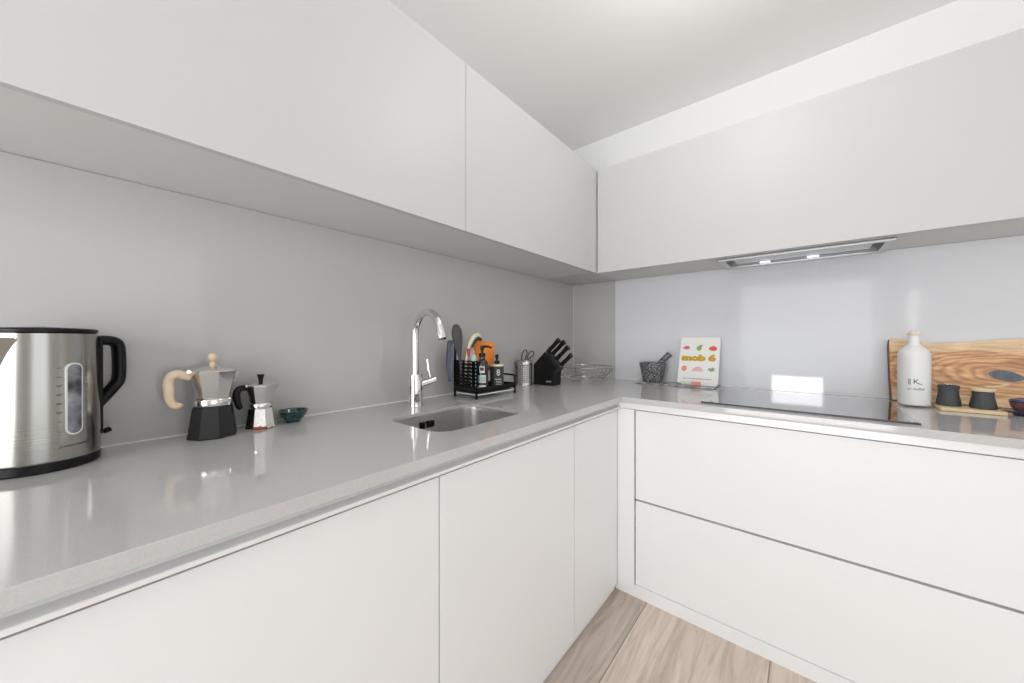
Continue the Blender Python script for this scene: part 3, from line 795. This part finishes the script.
# slotted holder at the left end
BY1 = RY0 + 0.027; q0 = lc(RX0, RY0, 0); q1 = lc(RX1 - 0.018, BY1, 0); HZ0, HZ1 = 0.054, 0.170
s_ = MB()
def slotted(s, axis, fixed, u0, u1, z0, z1, nz, nu):
    def bb(ua, ub, za, zb):
        if axis == 'x': s.b2(fixed, fixed + 0.002, ua, ub, za, zb)
        else: s.b2(ua, ub, fixed, fixed + 0.002, za, zb)
    m = 0.010
    for k in range(nu + 1):
        uc = u0 + (u1 - u0) * k / nu
        ua = max(u0, uc - m / 2); ub = min(u1, uc + m / 2)
        if k == 0: ub = u0 + m
        if k == nu: ua = u1 - m
        bb(ua, ub, z0, z1)
    for k in range(nz + 1):
        zc = z0 + (z1 - z0) * k / nz
        bb(u0, u1, max(z0, zc - 0.005), min(z1, zc + 0.005))
slotted(s_, 'x', q1[0] - 0.002, q0[1], q1[1], HZ0, HZ1, 7, 1)
slotted(s_, 'x', q0[0], q0[1], q1[1], HZ0, HZ1, 7, 1)
slotted(s_, 'y', q0[1], q0[0] + 0.002, q1[0] - 0.002, HZ0, HZ1, 7, 2)
slotted(s_, 'y', q1[1] - 0.002, q0[0] + 0.002, q1[0] - 0.002, HZ0, HZ1, 7, 2)
s_.build('slotted_holder', 'blackmetal', t, smooth=0)
# towel rail post and rail
s_ = MB().b2(q0[0] - 0.001, q0[0] + 0.008, q0[1] + 0.002, q0[1] + 0.010, TZ1, 0.262, 0.001)
s_.b2(q0[0] - 0.001, q0[0] + 0.008, q0[1] - 0.028, q0[1] + 0.004, 0.250, 0.262, 0.001)
s_.build('towel_rail', 'blackmetal', t)
e1 = lc(RX0, RY1, 0); e2 = lc(RX1, RY1, 0)
pts = spline([(e1[0] + 0.004, e1[1] - 0.004, 0.05), (e1[0] + 0.004, e1[1] - 0.004, 0.078), (e1[0] + 0.014, e1[1] - 0.004, 0.089), (e2[0] - 0.014, e2[1] - 0.004, 0.089), (e2[0] - 0.004, e2[1] - 0.004, 0.078), (e2[0] - 0.004, e2[1] - 0.004, 0.05)], 5)
MB().tube(pts, 0.0045, 10).build('end_rail', 'blackmetal', t)

# cloth hanging from the rail
s_ = MB(); cx_, cy_ = RX0 + 0.004, RY0 - 0.026
N_, K_ = 14, 10
def cloth_pt(i, k, side):
    v = k / K_; u = i / N_
    hw = (0.010 + 0.008 * math.sin(math.pi * min(1, v * 1.1))) * (1.0 - 0.72 * max(0, v - 0.82) / 0.18)
    y = (u - 0.5) * 2 * hw
    x = side * (0.0045 + 0.0025 * math.sin(u * 9.0 + 2 * v)) + 0.002 * math.sin(u * 14 + v * 5)
    z = 0.266 - v * 0.190 if k > 0 else 0.266
    return Vector((x, y, z))
for side in (1, -1):
    g = [[s_.bm.verts.new(cloth_pt(i, k, side)) for k in range(K_ + 1)] for i in range(N_ + 1)]
    for i in range(N_):
        for k in range(K_): s_.bm.faces.new((g[i][k], g[i + 1][k], g[i + 1][k + 1], g[i][k + 1]))
bmesh.ops.remove_doubles(s_.bm, verts=s_.bm.verts[:], dist=0.0012)
o = s_.build('dish_cloth', 'bluecloth', smooth=60, loc=(cx_, cy_, CT - 0.004))
md = o.modifiers.new('thickness', 'SOLIDIFY'); md.thickness = 0.002; md.offset = 0
tag(o, 'blue-grey dish cloth hanging at the left end of the caddy', 'cloth')

def tilt(ax, ay): return Matrix.Rotation(ax, 3, 'X') @ Matrix.Rotation(ay, 3, 'Y')
# charcoal spatula
t = thing('silicone_spatula', 'charcoal spoon-shaped spatula standing upright in the caddy', 'spatula', (0.125, -1.215, CT + 0.056))
bl = MB(); n = 12
prof2 = [(0.005, 0.115), (0.009, 0.14), (0.014, 0.165), (0.0215, 0.20), (0.0245, 0.232), (0.023, 0.255), (0.015, 0.275), (0.003, 0.283)]
P = [(0, 0, z) for r, z in prof2]
bl.tube([(0, 0, z) for r, z in prof2], [r for r, z in prof2], 16, flat=0.28)
mtx = Matrix.Rotation(R(9), 4, 'X') @ Matrix.Rotation(R(40), 4, 'Z')
bl.xform(mtx); bl.build('blade', 'silicone', t)
MB().tube([(0, 0, 0.0), (0, 0, 0.06), (0, 0, 0.118)], [0.0065, 0.006, 0.0055], 12).xform(mtx).build('handle', 'silicone', t)
# dish brush with cream curved back
t = thing('dish_brush', 'cream and grey dish brush with curved head above the orange sponge', 'brush', (0.140, -1.215, CT + 0.095))
pts = spline([(0, 0, 0.0), (0, 0.006, 0.07), (0, 0.016, 0.115), (0, 0.028, 0.148), (0, 0.050, 0.180), (0, 0.078, 0.192), (0, 0.098, 0.182)], 5)
MB().tube(pts, [0.006 + 0.005 * max(0, math.sin(math.pi * max(0, (i / len(pts)) - 0.35) / 0.65)) for i in range(len(pts))], 12).build('handle', 'cream', t)
pts2 = spline([(0.003, 0.036, 0.138), (0.003, 0.052, 0.160), (0.003, 0.078, 0.176), (0.003, 0.097, 0.170)], 5)
MB().tube(pts2, 0.0085, 12).build('bristles', 'darkgrey', t)
MB().tube([(0.001, 0.0135, 0.095), (0.001, 0.021, 0.128)], [0.008, 0.0085], 12).build('collar', 'red', t)
# orange sponge, rounded slab
o = MB().prism([(-0.058, -0.075), (0.052, -0.075), (0.056, 0.045), (0.050, 0.064), (0.0, 0.071), (-0.034, 0.068), (-0.044, 0.045)], 'x', -0.011, 0.011, 0.003)
o = o.xform(Matrix.Rotation(R(-38), 4, 'Z')).build('sponge', 'orange', loc=(0.120, -1.080, CT + 0.188))
tag(o, 'bright orange sponge cloth standing behind the soap bottles', 'sponge')
# wire clip which carries the sponge on the tray
o = MB().prism([(-0.020, -0.055), (0.020, -0.052), (0.016, 0.048), (0.004, 0.060), (-0.012, 0.050)], 'x', -0.004, 0.004, 0.0015).build('folded_cloth', 'pinkwhite', loc=(0.115, -1.150, CT + 0.165))
tag(o, 'pale pink folded cloth between the brush and the orange sponge', 'cloth')
o = MB().lathe([(0, 0), (0.010, 0.0), (0.0115, 0.004), (0.0115, 0.13), (0.009, 0.142), (0, 0.144)], 20).build('bottle_brush', 'mint', loc=(0.195, -1.2145, CT + 0.056))
tag(o, 'mint coloured cleaning stick in the front corner of the caddy', 'brush')

def pump(t, z, m, reach, ang, rb):
    MB().lathe([(0, z), (rb, z), (rb, z + 0.013), (rb * 0.85, z + 0.016), (0.0055, z + 0.017), (0.0055, z + 0.030), (0, z + 0.030)], 20).build('pump_collar', m, t)
    d = Vector((math.cos(ang), math.sin(ang), 0))
    s = MB().tube([(0, 0, z + 0.028), (0, 0, z + 0.046)], 0.0085, 14)
    s.tube([tuple(Vector((0, 0, z + 0.042))), tuple(d * reach * 0.6 + Vector((0, 0, z + 0.043))), tuple(d * reach + Vector((0, 0, z + 0.037)))], [0.0055, 0.0045, 0.0035], 10)
    s.build('pump_head', m, t)
TB = CT + TZ0 + 0.0035
t = thing('soap_bottle', 'black pump soap bottle with pale label beside the slotted holder', 'bottle', (0.192, -1.158, TB), R(0))
t.scale = (1.06, 1.06, 1.13)
rb = 0.0265
MB().lathe([(0, 0.0), (rb - 0.002, 0.0), (rb, 0.003), (rb, 0.100), (rb * 0.93, 0.112), (rb * 0.6, 0.122), (0.0125, 0.126), (0.0125, 0.134), (0, 0.134)], 32).build('bottle_body', 'soap', t)
def label_patch(rad, a0, a1, z0, z1, m, name, t):
    s = MB(); n = 12; g = []
    for i in range(n + 1):
        a = a0 + (a1 - a0) * i / n
        g.append((s.bm.verts.new((rad * math.cos(a), rad * math.sin(a), z0)), s.bm.verts.new((rad * math.cos(a), rad * math.sin(a), z1))))
    for i in range(n): s.bm.faces.new((g[i][0], g[i + 1][0], g[i + 1][1], g[i][1]))
    return s.build(name, m, t)
la = R(-52)
label_patch(rb + 0.0004, la - 0.75, la + 0.75, 0.012, 0.062, 'label_white', 'label', t)
label_patch(rb + 0.0007, la - 0.75, la + 0.75, 0.036, 0.058, 'label_mint', 'label_band', t)
label_patch(rb + 0.0007, la - 0.75, la + 0.75, 0.022, 0.032, 'label_dark', 'label_band', t)
label_patch(rb + 0.0005, la - 0.35, la + 0.5, 0.072, 0.098, 'label_white', 'label_crest', t)
label_patch(rb + 0.0008, la - 0.22, la + 0.38, 0.080, 0.094, 'label_dark', 'crest_print', t)
pump(t, 0.134, 'black', 0.042, R(38), 0.0145)
t = thing('soap_bottle', 'dark grey wide soap bottle with cream shoulder and short pump', 'bottle', (0.188, -1.053, TB), 0)
rb = 0.033
MB().lathe([(0, 0.0), (rb - 0.002, 0.0), (rb, 0.003), (rb, 0.104), (0, 0.104)], 36).build('bottle_body', 'darkgrey', t)
MB().lathe([(0, 0.1042), (rb, 0.1042), (rb, 0.110), (rb * 0.9, 0.113), (0.0, 0.114)], 36).build('shoulder_band', 'cream', t)
pump(t, 0.1142, 'black', 0.020, R(150), 0.013)
me = text_mesh('8', 0.042, sx=0.9); wrap_text(me, rb + 0.0003, R(-36), 0.074); add_mesh('lettering', me, 'label_white', t)
s_ = label_patch(rb + 0.0005, R(-66), R(-8), 0.042, 0.045, 'label_white', 'label_line', t)
for k, zz in enumerate((0.034, 0.028, 0.020, 0.014)):
    me = text_mesh('hand wash' if k == 0 else 'mint & tea', 0.007); wrap_text(me, rb + 0.0003, R(-30), zz); add_mesh('small_print', me, 'label_white', t)

# ------------------------------------------------------------------ perforated utensil cup with scissors
t = thing('utensil_cup', 'perforated stainless steel cup left of the knife block', 'cup', (0.066, -0.674, CT))
s_ = MB(); rc = 0.045; hc = 0.143
rows = 10; cols = 48
zs = [0.0, 0.016]
for k in range(rows): zs += [0.016 + 0.0105 * k + 0.0045, 0.016 + 0.0105 * (k + 1)]
zs += [hc]
grid = []
for z in zs: grid.append([s_.bm.verts.new((rc * math.cos(2 * math.pi * i / cols), rc * math.sin(2 * math.pi * i / cols), z)) for i in range(cols)])
for a in range(len(zs) - 1):
    for i in range(cols):
        hole = 1 <= a < len(zs) - 2 and a % 2 == 1 and i % 2 == 0
        if hole: continue
        s_.bm.faces.new((grid[a][i], grid[a][(i + 1) % cols], grid[a + 1][(i + 1) % cols], grid[a + 1][i]))
s_.bm.faces.new(grid[0][::-1])
for v in s_.bm.verts: v.co.z += 0.001
o = s_.build('cup_wall', 'steel', t, smooth=60)
md = o.modifiers.new('thickness', 'SOLIDIFY'); md.thickness = 0.001; md.offset = -1
MB().tube([(rc * math.cos(2 * math.pi * i / 40), rc * math.sin(2 * math.pi * i / 40), hc + 0.001) for i in range(40)], 0.0016, 8, closed=True).build('rim', 'steel', t)
t = thing('scissors', 'pair of scissors with grey loop handles in the steel cup', 'scissors', (0.066, -0.674, CT))
u_ = Vector((0.769, 0.639, 0)).normalized() * 0.6 + Vector((0, 1, 0)) * 0.4; u_.normalize()
def sp_(a, z): return tuple(u_ * (a * 1.35) + Vector((0, 0, z if z < 0.1 else 0.118 + (z - 0.118) * 1.25 + 0.020)))
MB().tube([sp_(0.006, 0.01), sp_(0.004, 0.07), sp_(-0.004, 0.125)], [0.002, 0.006, 0.005], 10, flat=0.35).build('blade', 'steel', t)
MB().tube([sp_(-0.006, 0.012), sp_(0.0, 0.07), sp_(0.012, 0.125)], [0.002, 0.006, 0.005], 10, flat=0.35).build('blade', 'steel', t)
lp = spline([sp_(-0.012, 0.122), sp_(-0.014, 0.140), sp_(-0.008, 0.162), sp_(0.004, 0.172), sp_(0.010, 0.162), sp_(0.006, 0.140), sp_(0.000, 0.124)], 5, closed=True)
MB().tube(lp, 0.0033, 10, closed=True).build('finger_loop', 'darkgrey', t)
lp = spline([sp_(0.010, 0.124), sp_(0.022, 0.132), sp_(0.040, 0.146), sp_(0.042, 0.160), sp_(0.030, 0.164), sp_(0.018, 0.152)], 5, closed=True)
MB().tube(lp, 0.0033, 10, closed=True).build('finger_loop', 'darkgrey', t)

# ------------------------------------------------------------------ knife block (local x = slot/lean direction, y = thickness)
bdir = R(3)
t = thing('knife_block', 'black angular knife block in the corner beside the steel cup', 'knife block', (0.097, -0.5865, CT), bdir)
prof3 = [(0.0, 0.001), (0.132, 0.001), (0.132, 0.078), (0.155, 0.100), (0.075, 0.194), (0.0, 0.118)]
MB().prism(prof3, 'y', -0.045, 0.045, 0.002).build('block_body', 'black', t, smooth=25)
s_ = MB().b2(0.088, 0.120, -0.0458, -0.0452, 0.018, 0.030); s_.build('maker_plate', 'greyink', t)
me = text_mesh('WUSTHOF', 0.0072)
for v in me.vertices: v.co = Vector((v.co.x + 0.104, -0.0459 - v.co.z, 0.024 + v.co.y))
add_mesh('maker_lettering', me, 'label_white', t)
# knives: along the slot direction, perpendicular to the sloping top
e0 = Vector((0.155, 0, 0.100)); e1_ = Vector((0.075, 0, 0.194)); ed = (e1_ - e0).normalized()
nrm_ = Vector((-ed.z, 0, ed.x)); nrm_ = nrm_ if nrm_.x > 0 else -nrm_
nrm_ = (nrm_ * 1.0 + Vector((0, 0, 0.10))).normalized()
rotb = Matrix.Rotation(bdir, 3, 'Z')
def knife(label, s_along, ylat, length, kind):
    org = e0 + (e1_ - e0) * s_along + Vector((0, ylat, 0)) + nrm_ * 0.001
    k = thing('kitchen_knife', label, 'knife', tuple(Vector((0.097, -0.5865, CT)) + rotb @ org), bdir, 'black-handled knives in the block')
    side = Vector((0, 1, 0)); w2 = ed
    q = Matrix((nrm_, side, w2)).transposed()   # columns: length, thickness, width
    def P(l, th, wd): return q @ Vector((l, th, wd))
    MB().tube([tuple(P(0, 0, 0)), tuple(P(0.008, 0, 0))], 0.0065, 12, flat=0.7).build('bolster', 'steel', k)
    pr = spline([tuple(P(l, 0, wd)) for l, wd in ((0.010, 0), (0.035, 0.001), (0.065, -0.001), (0.090, 0.0), (length * 1.12, -0.003))], 4)
    n_ = len(pr)
    rads = [0.0135 - 0.0015 * math.sin(math.pi * i / (n_ - 1)) + (0.0025 if i > n_ - 4 else 0) for i in range(n_)]
    s = MB(); s.tube(pr, rads, 12)
    s.build('handle', 'black', k)
    if kind:
        for l in (0.030, 0.060, 0.090):
            MB().tube([tuple(P(l, -0.0118, 0)), tuple(P(l, -0.0137, 0))], 0.0018, 10).build('rivet', 'chrome', k)
knife('plain black knife handle furthest left in the block', 0.92, -0.031, 0.100, False)
knife('riveted black knife, upper of the two in the middle', 0.78, 0.006, 0.104, True)
knife('riveted black knife, lower of the two in the middle', 0.46, 0.004, 0.104, True)
knife('lowest black handle with a knobbed end, furthest right in the block', 0.10, 0.010, 0.088, False)

# ------------------------------------------------------------------ wire basket in the corner
t = thing('wire_basket', 'round chrome wire basket in the corner of the worktop', 'basket', (0.245, -0.262, CT))
R1, R2, Z1, Z2 = 0.168, 0.105, 0.092, 0.012
def circ(r, z, n=56): return [(r * math.cos(2 * math.pi * i / n), r * math.sin(2 * math.pi * i / n), z) for i in range(n)]
MB().tube(circ(R1, Z1), 0.0032, 8, closed=True).build('rim', 'wire', t)
MB().tube(circ(R2, Z2 + 0.004), 0.0025, 8, closed=True).tube(circ(0.138, 0.045), 0.0018, 8, closed=True).tube(circ(0.05, Z2 + 0.004), 0.002, 8, closed=True).build('lower_rings', 'wire', t)
s_ = MB()
for i in range(30):
    a = 2 * math.pi * i / 30; c_, n_ = math.cos(a), math.sin(a)
    s_.tube([(c_ * r, n_ * r, z) for r, z in ((R1, Z1), (0.160, 0.066), (0.138, 0.042), (0.118, 0.022), (R2, Z2 + 0.002), (0.05, Z2 + 0.002))], 0.0014, 6)
s_.build('wires', 'wire', t)
for i in range(4):
    a = math.pi / 4 + math.pi / 2 * i
    MB().sphere((0.098 * math.cos(a), 0.098 * math.sin(a), 0.0075), 0.007, seg=12, rings=8).build('foot', 'wire', t)

# ------------------------------------------------------------------ marble slab, mortar, cookbook
o = MB().prism([(0.532, -0.185), (0.965, -0.208), (0.972, -0.045), (0.548, -0.040)], 'z', CT + 0.0006, CT + 0.0095, 0.0015).build('stone_slab', 'slate')
tag(o, 'thin grey marble slab under the mortar and cookbook', 'serving slab')
SZ = CT + 0.0098
t = thing('mortar', 'speckled granite mortar on the left end of the slab', 'mortar', (0.620, -0.112, SZ))
MS = 1.1
MB().lathe([(0, 0.0), (0.050, 0.0), (0.053, 0.004), (0.055, 0.012), (0.061, 0.040), (0.066, 0.066), (0.071, 0.082), (0.0725, 0.094), (0.068, 0.098), (0.058, 0.096), (0.052, 0.070), (0.038, 0.035), (0, 0.024)], 40).xform(Matrix.Diagonal((1.08, 1.08, 1.2, 1))).build('mortar_bowl', 'granite', t)
a0_, a1_ = Vector((0.602, -0.116, SZ + 0.052)), Vector((0.712, -0.085, SZ + 0.172))
t = MB().tube([tuple(a0_ - Vector((0.6, -0.12, SZ))), tuple(a0_.lerp(a1_, 0.12) - Vector((0.6, -0.12, SZ))), tuple(a0_.lerp(a1_, 0.45) - Vector((0.6, -0.12, SZ))), tuple(a0_.lerp(a1_, 0.97) - Vector((0.6, -0.12, SZ))), tuple(a1_ - Vector((0.6, -0.12, SZ)))], [0.010, 0.0165, 0.0155, 0.0185, 0.013], 20).build('pestle', 'granite', loc=(0.6, -0.12, SZ))
tag(t, 'speckled granite pestle leaning out of the mortar', 'pestle')

# cookbook leaning on a small stand
BW, BH, BT = 0.205, 0.278, 0.020
t = thing('cookbook', 'white cookbook with mustard title and fruit drawings, leaning against the wall', 'book', (0.868, -0.135, SZ + 0.0085), 0)
lean = Matrix.Rotation(R(-20), 4, 'X') 
def bk(mb): return mb.xform(lean)
bk(MB().b2(-BW / 2, BW / 2, -0.0015, 0.0, 0.0, BH, 0.0005)).build('front_cover', 'cover', t)
bk(MB().b2(-BW / 2, BW / 2, BT, BT + 0.0015, 0.0, BH, 0.0005)).build('back_cover', 'cover', t)
bk(MB().b2(-BW / 2, -BW / 2 + 0.0015, 0.0002, BT - 0.0002, 0.0, BH)).build('spine', 'cover', t)
bk(MB().b2(-BW / 2 + 0.002, BW / 2 - 0.003, 0.0002, BT - 0.0002, 0.003, BH - 0.003)).build('pages', 'page', t)
def onbook(me, x, z):
    for v in me.vertices: v.co = lean @ Vector((v.co.x + x, -0.0018 - max(0, v.co.z), z + v.co.y))
me = text_mesh('mob 6', 0.047, sx=1.40, fat=0.0040); onbook(me, -0.002, 0.150); add_mesh('title_lettering', me, 'mustard', t)
me = text_mesh('Over 60 simple & delicious dinners', 0.0105, fat=0.0001); onbook(me, 0, 0.028); add_mesh('subtitle_lettering', me, 'greyink', t)
def shape(pts, x, z, m, name, n=5):
    P = spline([(a, 0, b) for a, b in pts], n, closed=True)
    s = MB(); A = [s.bm.verts.new((p.x + x, -0.0017, p.z + z)) for p in P]; B = [s.bm.verts.new((p.x + x, -0.0022, p.z + z)) for p in P]
    s.bm.faces.new(B); s.bm.faces.new(A[::-1])
    for i in range(len(A)): s.bm.faces.new((A[i], B[i], B[(i + 1) % len(A)], A[(i + 1) % len(A)]))
    return bk(s).build(name, m, t)
s1 = 0.001
onion = [(-20, -2), (-12, 4), (-2, 11), (10, 10), (19, 4), (20, -3), (12, -9), (-4, -10), (-13, -5)]
shape([(a * s1, b * s1) for a, b in onion], -0.070, 0.212, 'pink', 'onion_drawing')
pear = [(-13, -8), (-14, 2), (-6, 10), (2, 16), (12, 18), (20, 12), (12, 11), (10, 2), (9, -10), (0, -17), (-8, -15)]
shape([(a * s1, b * s1) for a, b in pear], 0.0, 0.212, 'green', 'pear_drawing')
tom = [(-20, -3), (-14, 8), (-4, 10), (2, 16), (8, 11), (18, 6), (20, -6), (12, -14), (-6, -14), (-15, -10)]
shape([(a * s1, b * s1) for a, b in tom], 0.068, 0.210, 'coralred', 'tomato_drawing')
pap = [(-13, 0), (-10, 12), (0, 17), (10, 12), (14, 0), (10, -12), (0, -16), (-10, -12)]
shape([(a * s1, b * s1) for a, b in pap], -0.072, 0.086, 'salmon', 'peach_drawing')
bread = [(-26, -13), (-22, 0), (-10, 11), (6, 13), (20, 6), (27, -4), (27, -13), (0, -14)]
shape([(a * s1, b * s1) for a, b in bread], -0.002, 0.086, 'palepink', 'loaf_drawing')
sprig = [(-18, -5), (-12, 6), (-2, 5), (4, 13), (11, 6), (20, 6), (13, -2), (15, -12), (4, -9), (-2, -17), (-8, -7)]
shape([(a * s1, b * s1) for a, b in sprig], 0.068, 0.086, 'sage', 'leaf_drawing')
t = thing('book_stand', 'low grey cookbook stand with a coral tag under the white book', 'book stand', (0.863, -0.140, SZ))
MB().b2(-0.075, 0.105, -0.008, 0.060, 0.0005, 0.0035, 0.001).b2(-0.075, 0.105, -0.010, -0.007, 0.0005, 0.018, 0.001).build('base', 'hoodgrey', t)
MB().b2(-0.020, 0.030, -0.0115, -0.0102, 0.001, 0.020, 0.0004).build('tag', 'salmon', t)

# ------------------------------------------------------------------ right end: board, bottle, pots, dish
BX, BY = 1.622, -0.085
t = thing('chopping_board', 'large live-edge wooden chopping board leaning on the right backsplash', 'chopping board', (BX, BY, CT + 0.0052), 0)
topz = [(0.0, 0.262), (0.006, 0.268), (0.045, 0.266), (0.075, 0.256), (0.12, 0.250), (0.18, 0.251), (0.24, 0.256), (0.30, 0.263), (0.36, 0.268), (0.42, 0.268), (0.50, 0.262), (0.52, 0.252)]
tp = [(p.x, p.z) for p in spline([(x, 0, z) for x, z in topz], 4)]
outline = [(0.003, 0.0), (0.52, 0.0)] + tp[::-1] + [(0.0, 0.25), (-0.001, 0.12)]
lb = Matrix.Rotation(R(-11), 4, 'X')
MB().prism(outline, 'y', 0.0, 0.022, 0.002).xform(lb).build('board_body', 'board', t, smooth=25)
kn = [(0.307 + 0.038 * math.cos(a) * (1 + 0.12 * math.cos(2 * a)), 0.122 + 0.021 * math.sin(a) - 0.006 * math.cos(a)) for a in [2 * math.pi * i / 28 for i in range(28)]]
MB().prism(kn, 'y', -0.0006, 0.004).xform(lb).build('knot', 'resin', t)
brk = [(-0.001, 0.0), (0.0035, 0.0), (0.0008, 0.12), (0.0012, 0.25), (0.003, 0.264), (0.0, 0.264), (-0.0025, 0.24), (-0.003, 0.12)]
MB().prism(brk, 'y', -0.0008, 0.0228, 0.001).xform(lb).build('bark_edge', 'bark', t)

t = thing('ceramic_bottle', 'tall white ceramic bottle with black lettering in front of the chopping board', 'bottle', (1.670, -0.205, CT + 0.006), 0)
rb = 0.0455
MB().lathe([(0, 0.0), (rb - 0.003, 0.0), (rb, 0.004), (rb, 0.188), (rb * 0.985, 0.200), (rb * 0.93, 0.210), (rb * 0.80, 0.221), (rb * 0.60, 0.230), (rb * 0.42, 0.236), (0.0165, 0.243), (0.0158, 0.262), (0.0158, 0.276)], 48).build('bottle_body', 'ceramic', t)
MB().lathe([(0, 0.2765), (0.0185, 0.2765), (0.0195, 0.279), (0.0195, 0.283), (0.018, 0.2855)], 32).build('lip', 'beech', t)
MB().lathe([(0, 0.2857), (0.0165, 0.2857), (0.0165, 0.289), (0.012, 0.292), (0, 0.293)], 32).build('stopper', 'ceramic', t)
ba = math.atan2(-2.3153 + 0.205, 1.3326 - 1.672)
for body, size, dx, z, ft in (('K', 0.026, 0.006, 0.094, 0.0), ('.', 0.022, 0.014, 0.094, 0.0), ('ar', 0.013, -0.012, 0.066, 0.0), ('dadial', 0.0135, 0.013, 0.066, 0.0), ('ite', 0.009, 0.018, 0.085, 0.0)):
    me = text_mesh(body, size, fat=ft)
    for v in me.vertices: v.co.x += dx
    wrap_text(me, rb, ba, z); add_mesh('lettering', me, 'ink', t)
s_ = MB()
for k in range(4):
    me = text_mesh('ss', 0.011)
    for v in me.vertices: v.co.x -= 0.012
    wrap_text(me, rb, ba, 0.086 + 0.0058 * k); add_mesh('lettering', me, 'ink', t)

# small wooden tray with two lidded pots
o = MB().prism([(x + 1.722, y - 0.228) for x, y in rrect(0, 0.155, -0.055, 0.055, 0.008, 3)], 'z', CT + 0.0006, CT + 0.013, 0.002)
o = o.build('serving_board', 'palewood')
tag(o, 'small pale wooden board under the two charcoal pots', 'serving board')
PZ = CT + 0.0132
def pot(x, y, s, label, lid_wood):
    t = thing('spice_pot', label, 'pot', (x, y, PZ), group='charcoal pots on the small wooden board')
    t.scale = (1, 1, 1.32)
    MB().lathe([(0, 0.0), (0.030 * s, 0.0), (0.032 * s, 0.002), (0.0315 * s, 0.010), (0.026 * s, 0.034), (0.0255 * s, 0.045), (0.0245 * s, 0.047), (0.0245 * s, 0.040), (0.022 * s, 0.012), (0, 0.010)], 36).build('pot_body', 'potgrey', t)
    if lid_wood:
        MB().lathe([(0, 0.0475), (0.028 * s, 0.0475), (0.0295 * s, 0.050), (0.0295 * s, 0.055), (0.028 * s, 0.057), (0, 0.058)], 36).build('lid', 'palewood', t)
    else:
        MB().lathe([(0, 0.0475), (0.026 * s, 0.0475), (0.0275 * s, 0.050), (0.0275 * s, 0.057), (0.026 * s, 0.0585), (0, 0.059)], 36).build('lid', 'potgrey', t)
        MB().sphere((0, 0, 0.061), 0.010, 1.5, 1.5, 0.35).build('lid_knob', 'chrome', t)
    return t
pot(1.758, -0.207, 1.0, 'charcoal stoneware pot with dark lid beside the white bottle', False)
pot(1.836, -0.222, 1.0, 'charcoal stoneware pot with pale wooden lid, right of the other', True)
o = MB().sphere((0, 0, 0), 0.010, 1.4, 0.9, 0.35).tube([(0.006, 0, 0.0), (0.022, 0.002, 0.004), (0.040, 0.004, 0.012)], [0.004, 0.003, 0.0035], 8)
o = o.xform(Matrix.Rotation(R(-30), 4, 'Z')).build('wooden_spoon', 'palewood', loc=(1.848, -0.232, PZ + 0.081))
tag(o, 'tiny wooden spoon lying on the wooden lid', 'spoon')

t = MB().lathe([(0, 0.001), (0.022, 0.001), (0.024, 0.004), (0.040, 0.008), (0.050, 0.014), (0.0505, 0.0165), (0.046, 0.0145), (0.024, 0.009), (0, 0.0085)], 40).build('saucer', 'bluedish', loc=(1.925, -0.225, CT))
tag(t, 'glossy dark blue saucer at the right edge', 'saucer')
t = thing('small_cup', 'plum and blue glazed cup on the blue saucer at the right edge', 'cup', (1.925, -0.225, CT + 0.0095))
MB().lathe([(0, 0.0), (0.018, 0.0), (0.021, 0.004), (0.030, 0.020), (0.033, 0.036), (0.031, 0.037), (0.028, 0.022), (0.018, 0.006), (0, 0.005)], 36).build('cup_body', 'brownglaze', t)
MB().lathe([(0, 0.0375), (0.033, 0.0375), (0.0345, 0.040), (0.030, 0.046), (0.012, 0.051), (0, 0.052)], 36).build('lid', 'bluedish', t)
